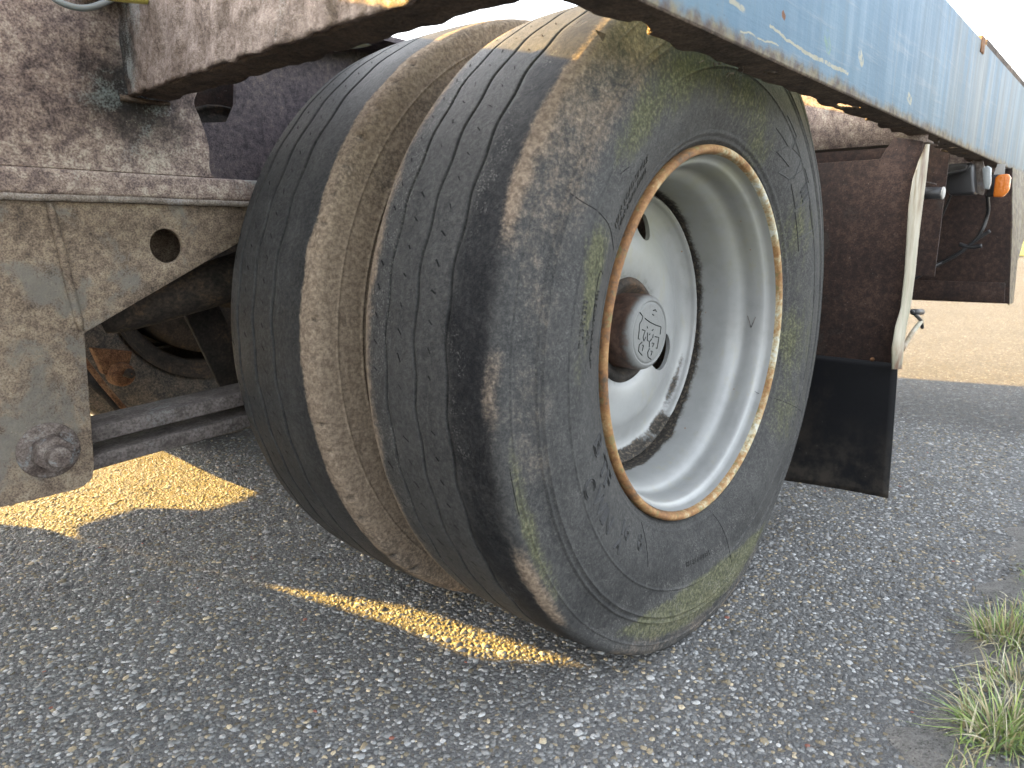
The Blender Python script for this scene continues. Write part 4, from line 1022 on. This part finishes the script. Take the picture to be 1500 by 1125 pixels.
# ------------------------------------------------ hoses at the top left
def hose(name, pts, r, mat):
    b = MB(); b.tube(curve(pts, 10), r, 12); return b.build(name, M[mat], T, True)
hose('air_hose', [at(40, -60, 1, .60), at(70, -12, 1, .60), at(92, 5, 1, .598), at(122, 12, 1, .60), at(150, 5, 1, .605), at(175, -12, 1, .61), at(200, -60, 1, .62)], .0042, 'hose_grey')
hose('yellow_hose', [at(140, -12, 1, .55), at(180, -6, 1, .55), at(225, -3, 1, .55), at(275, -7, 1, .55), at(320, -20, 1, .55)], .008, 'hose_yellow')
hose('air_hose', [at(490, 72, 1, .72), at(512, 68, 1, .72), at(530, 66, 1, .71), at(545, 62, 1, .71)], .005, 'whiteplate')
b = MB(); b.box((-.66, .60, 1.00), (-.56, .655, 1.03)); b.build('hose_clamp', M['under'], T, bevel=.003)

# ------------------------------------------------ far side: mudguard, flap, added boards that mask the sun
FYs = 2 * YM - .095                                            # plane of the added far side boards
b = MB(); b.plate([(MX, 2 * YM + .10, .35), (MX, 1.70, .33), (MX, 1.70, .92), (MX, 2 * YM + .10, .87)], (.004, 0, 0)); b.build('mudguard', M['guard'], T)
b = MB(); b.plate([(MX - .01, 2 * YM + .10, .05), (MX - .01, 1.70, .05), (MX - .01, 1.70, .37), (MX - .01, 2 * YM + .10, .37)], (.006, 0, 0)); b.build('mudflap', M['flap'], T)
b = MB(); b.plate([(.30, 2 * YM + .098, .62), (.62, 2 * YM + .098, .05), (1.92, 2 * YM + .098, .12), (1.92, 2 * YM + .098, .90), (.30, 2 * YM + .098, .90)], (0, .004, 0)); b.build('sun_mask_board', M['guard'], T)  # added unseen board that keeps stray sun off the road
YB = 2.36
def back(px, py):                                              # where the sun ray to a road point passes the added far boards
    g = at(px, py, 2, 0); z = (YB - g[1]) / 3.45; return g[0] - 1.16 * z, z
slot = [back(*q) for q in ((385, 857), (600, 890), (822, 964), (690, 962), (600, 922))]  # slot between the added boards, shaped to throw the sun streak
low = [back(*q) for q in ((-60, 755), (0, 768), (70, 776), (128, 786), (110, 772), (200, 745), (250, 745), (300, 748), (350, 735), (398, 712))]  # their lower edge, shaped to throw the sunlit road patch
zt = .90
A_, B_, C_, D_, E_ = slot
left = [(-3.4, .24)] + [p_ for p_ in low[:3]] + [(A_[0], low[3][1]), A_, E_, D_, (C_[0] - .001, C_[1] + .012), (C_[0] - .001, zt), (-3.4, zt)]
right = [(A_[0] + .002, low[3][1])] + list(low[4:]) + [(low[-1][0] + .06, low[-1][1] + .03), (-.56, .60), (-.56, zt), (C_[0], zt), (C_[0], C_[1]), B_, (A_[0] + .002, A_[1])]
for pl in (left, right):
    b = MB(); b.plate([(a, YB, c) for a, c in pl], (0, .003, 0)); b.build('sun_mask_board', M['guard'], T)
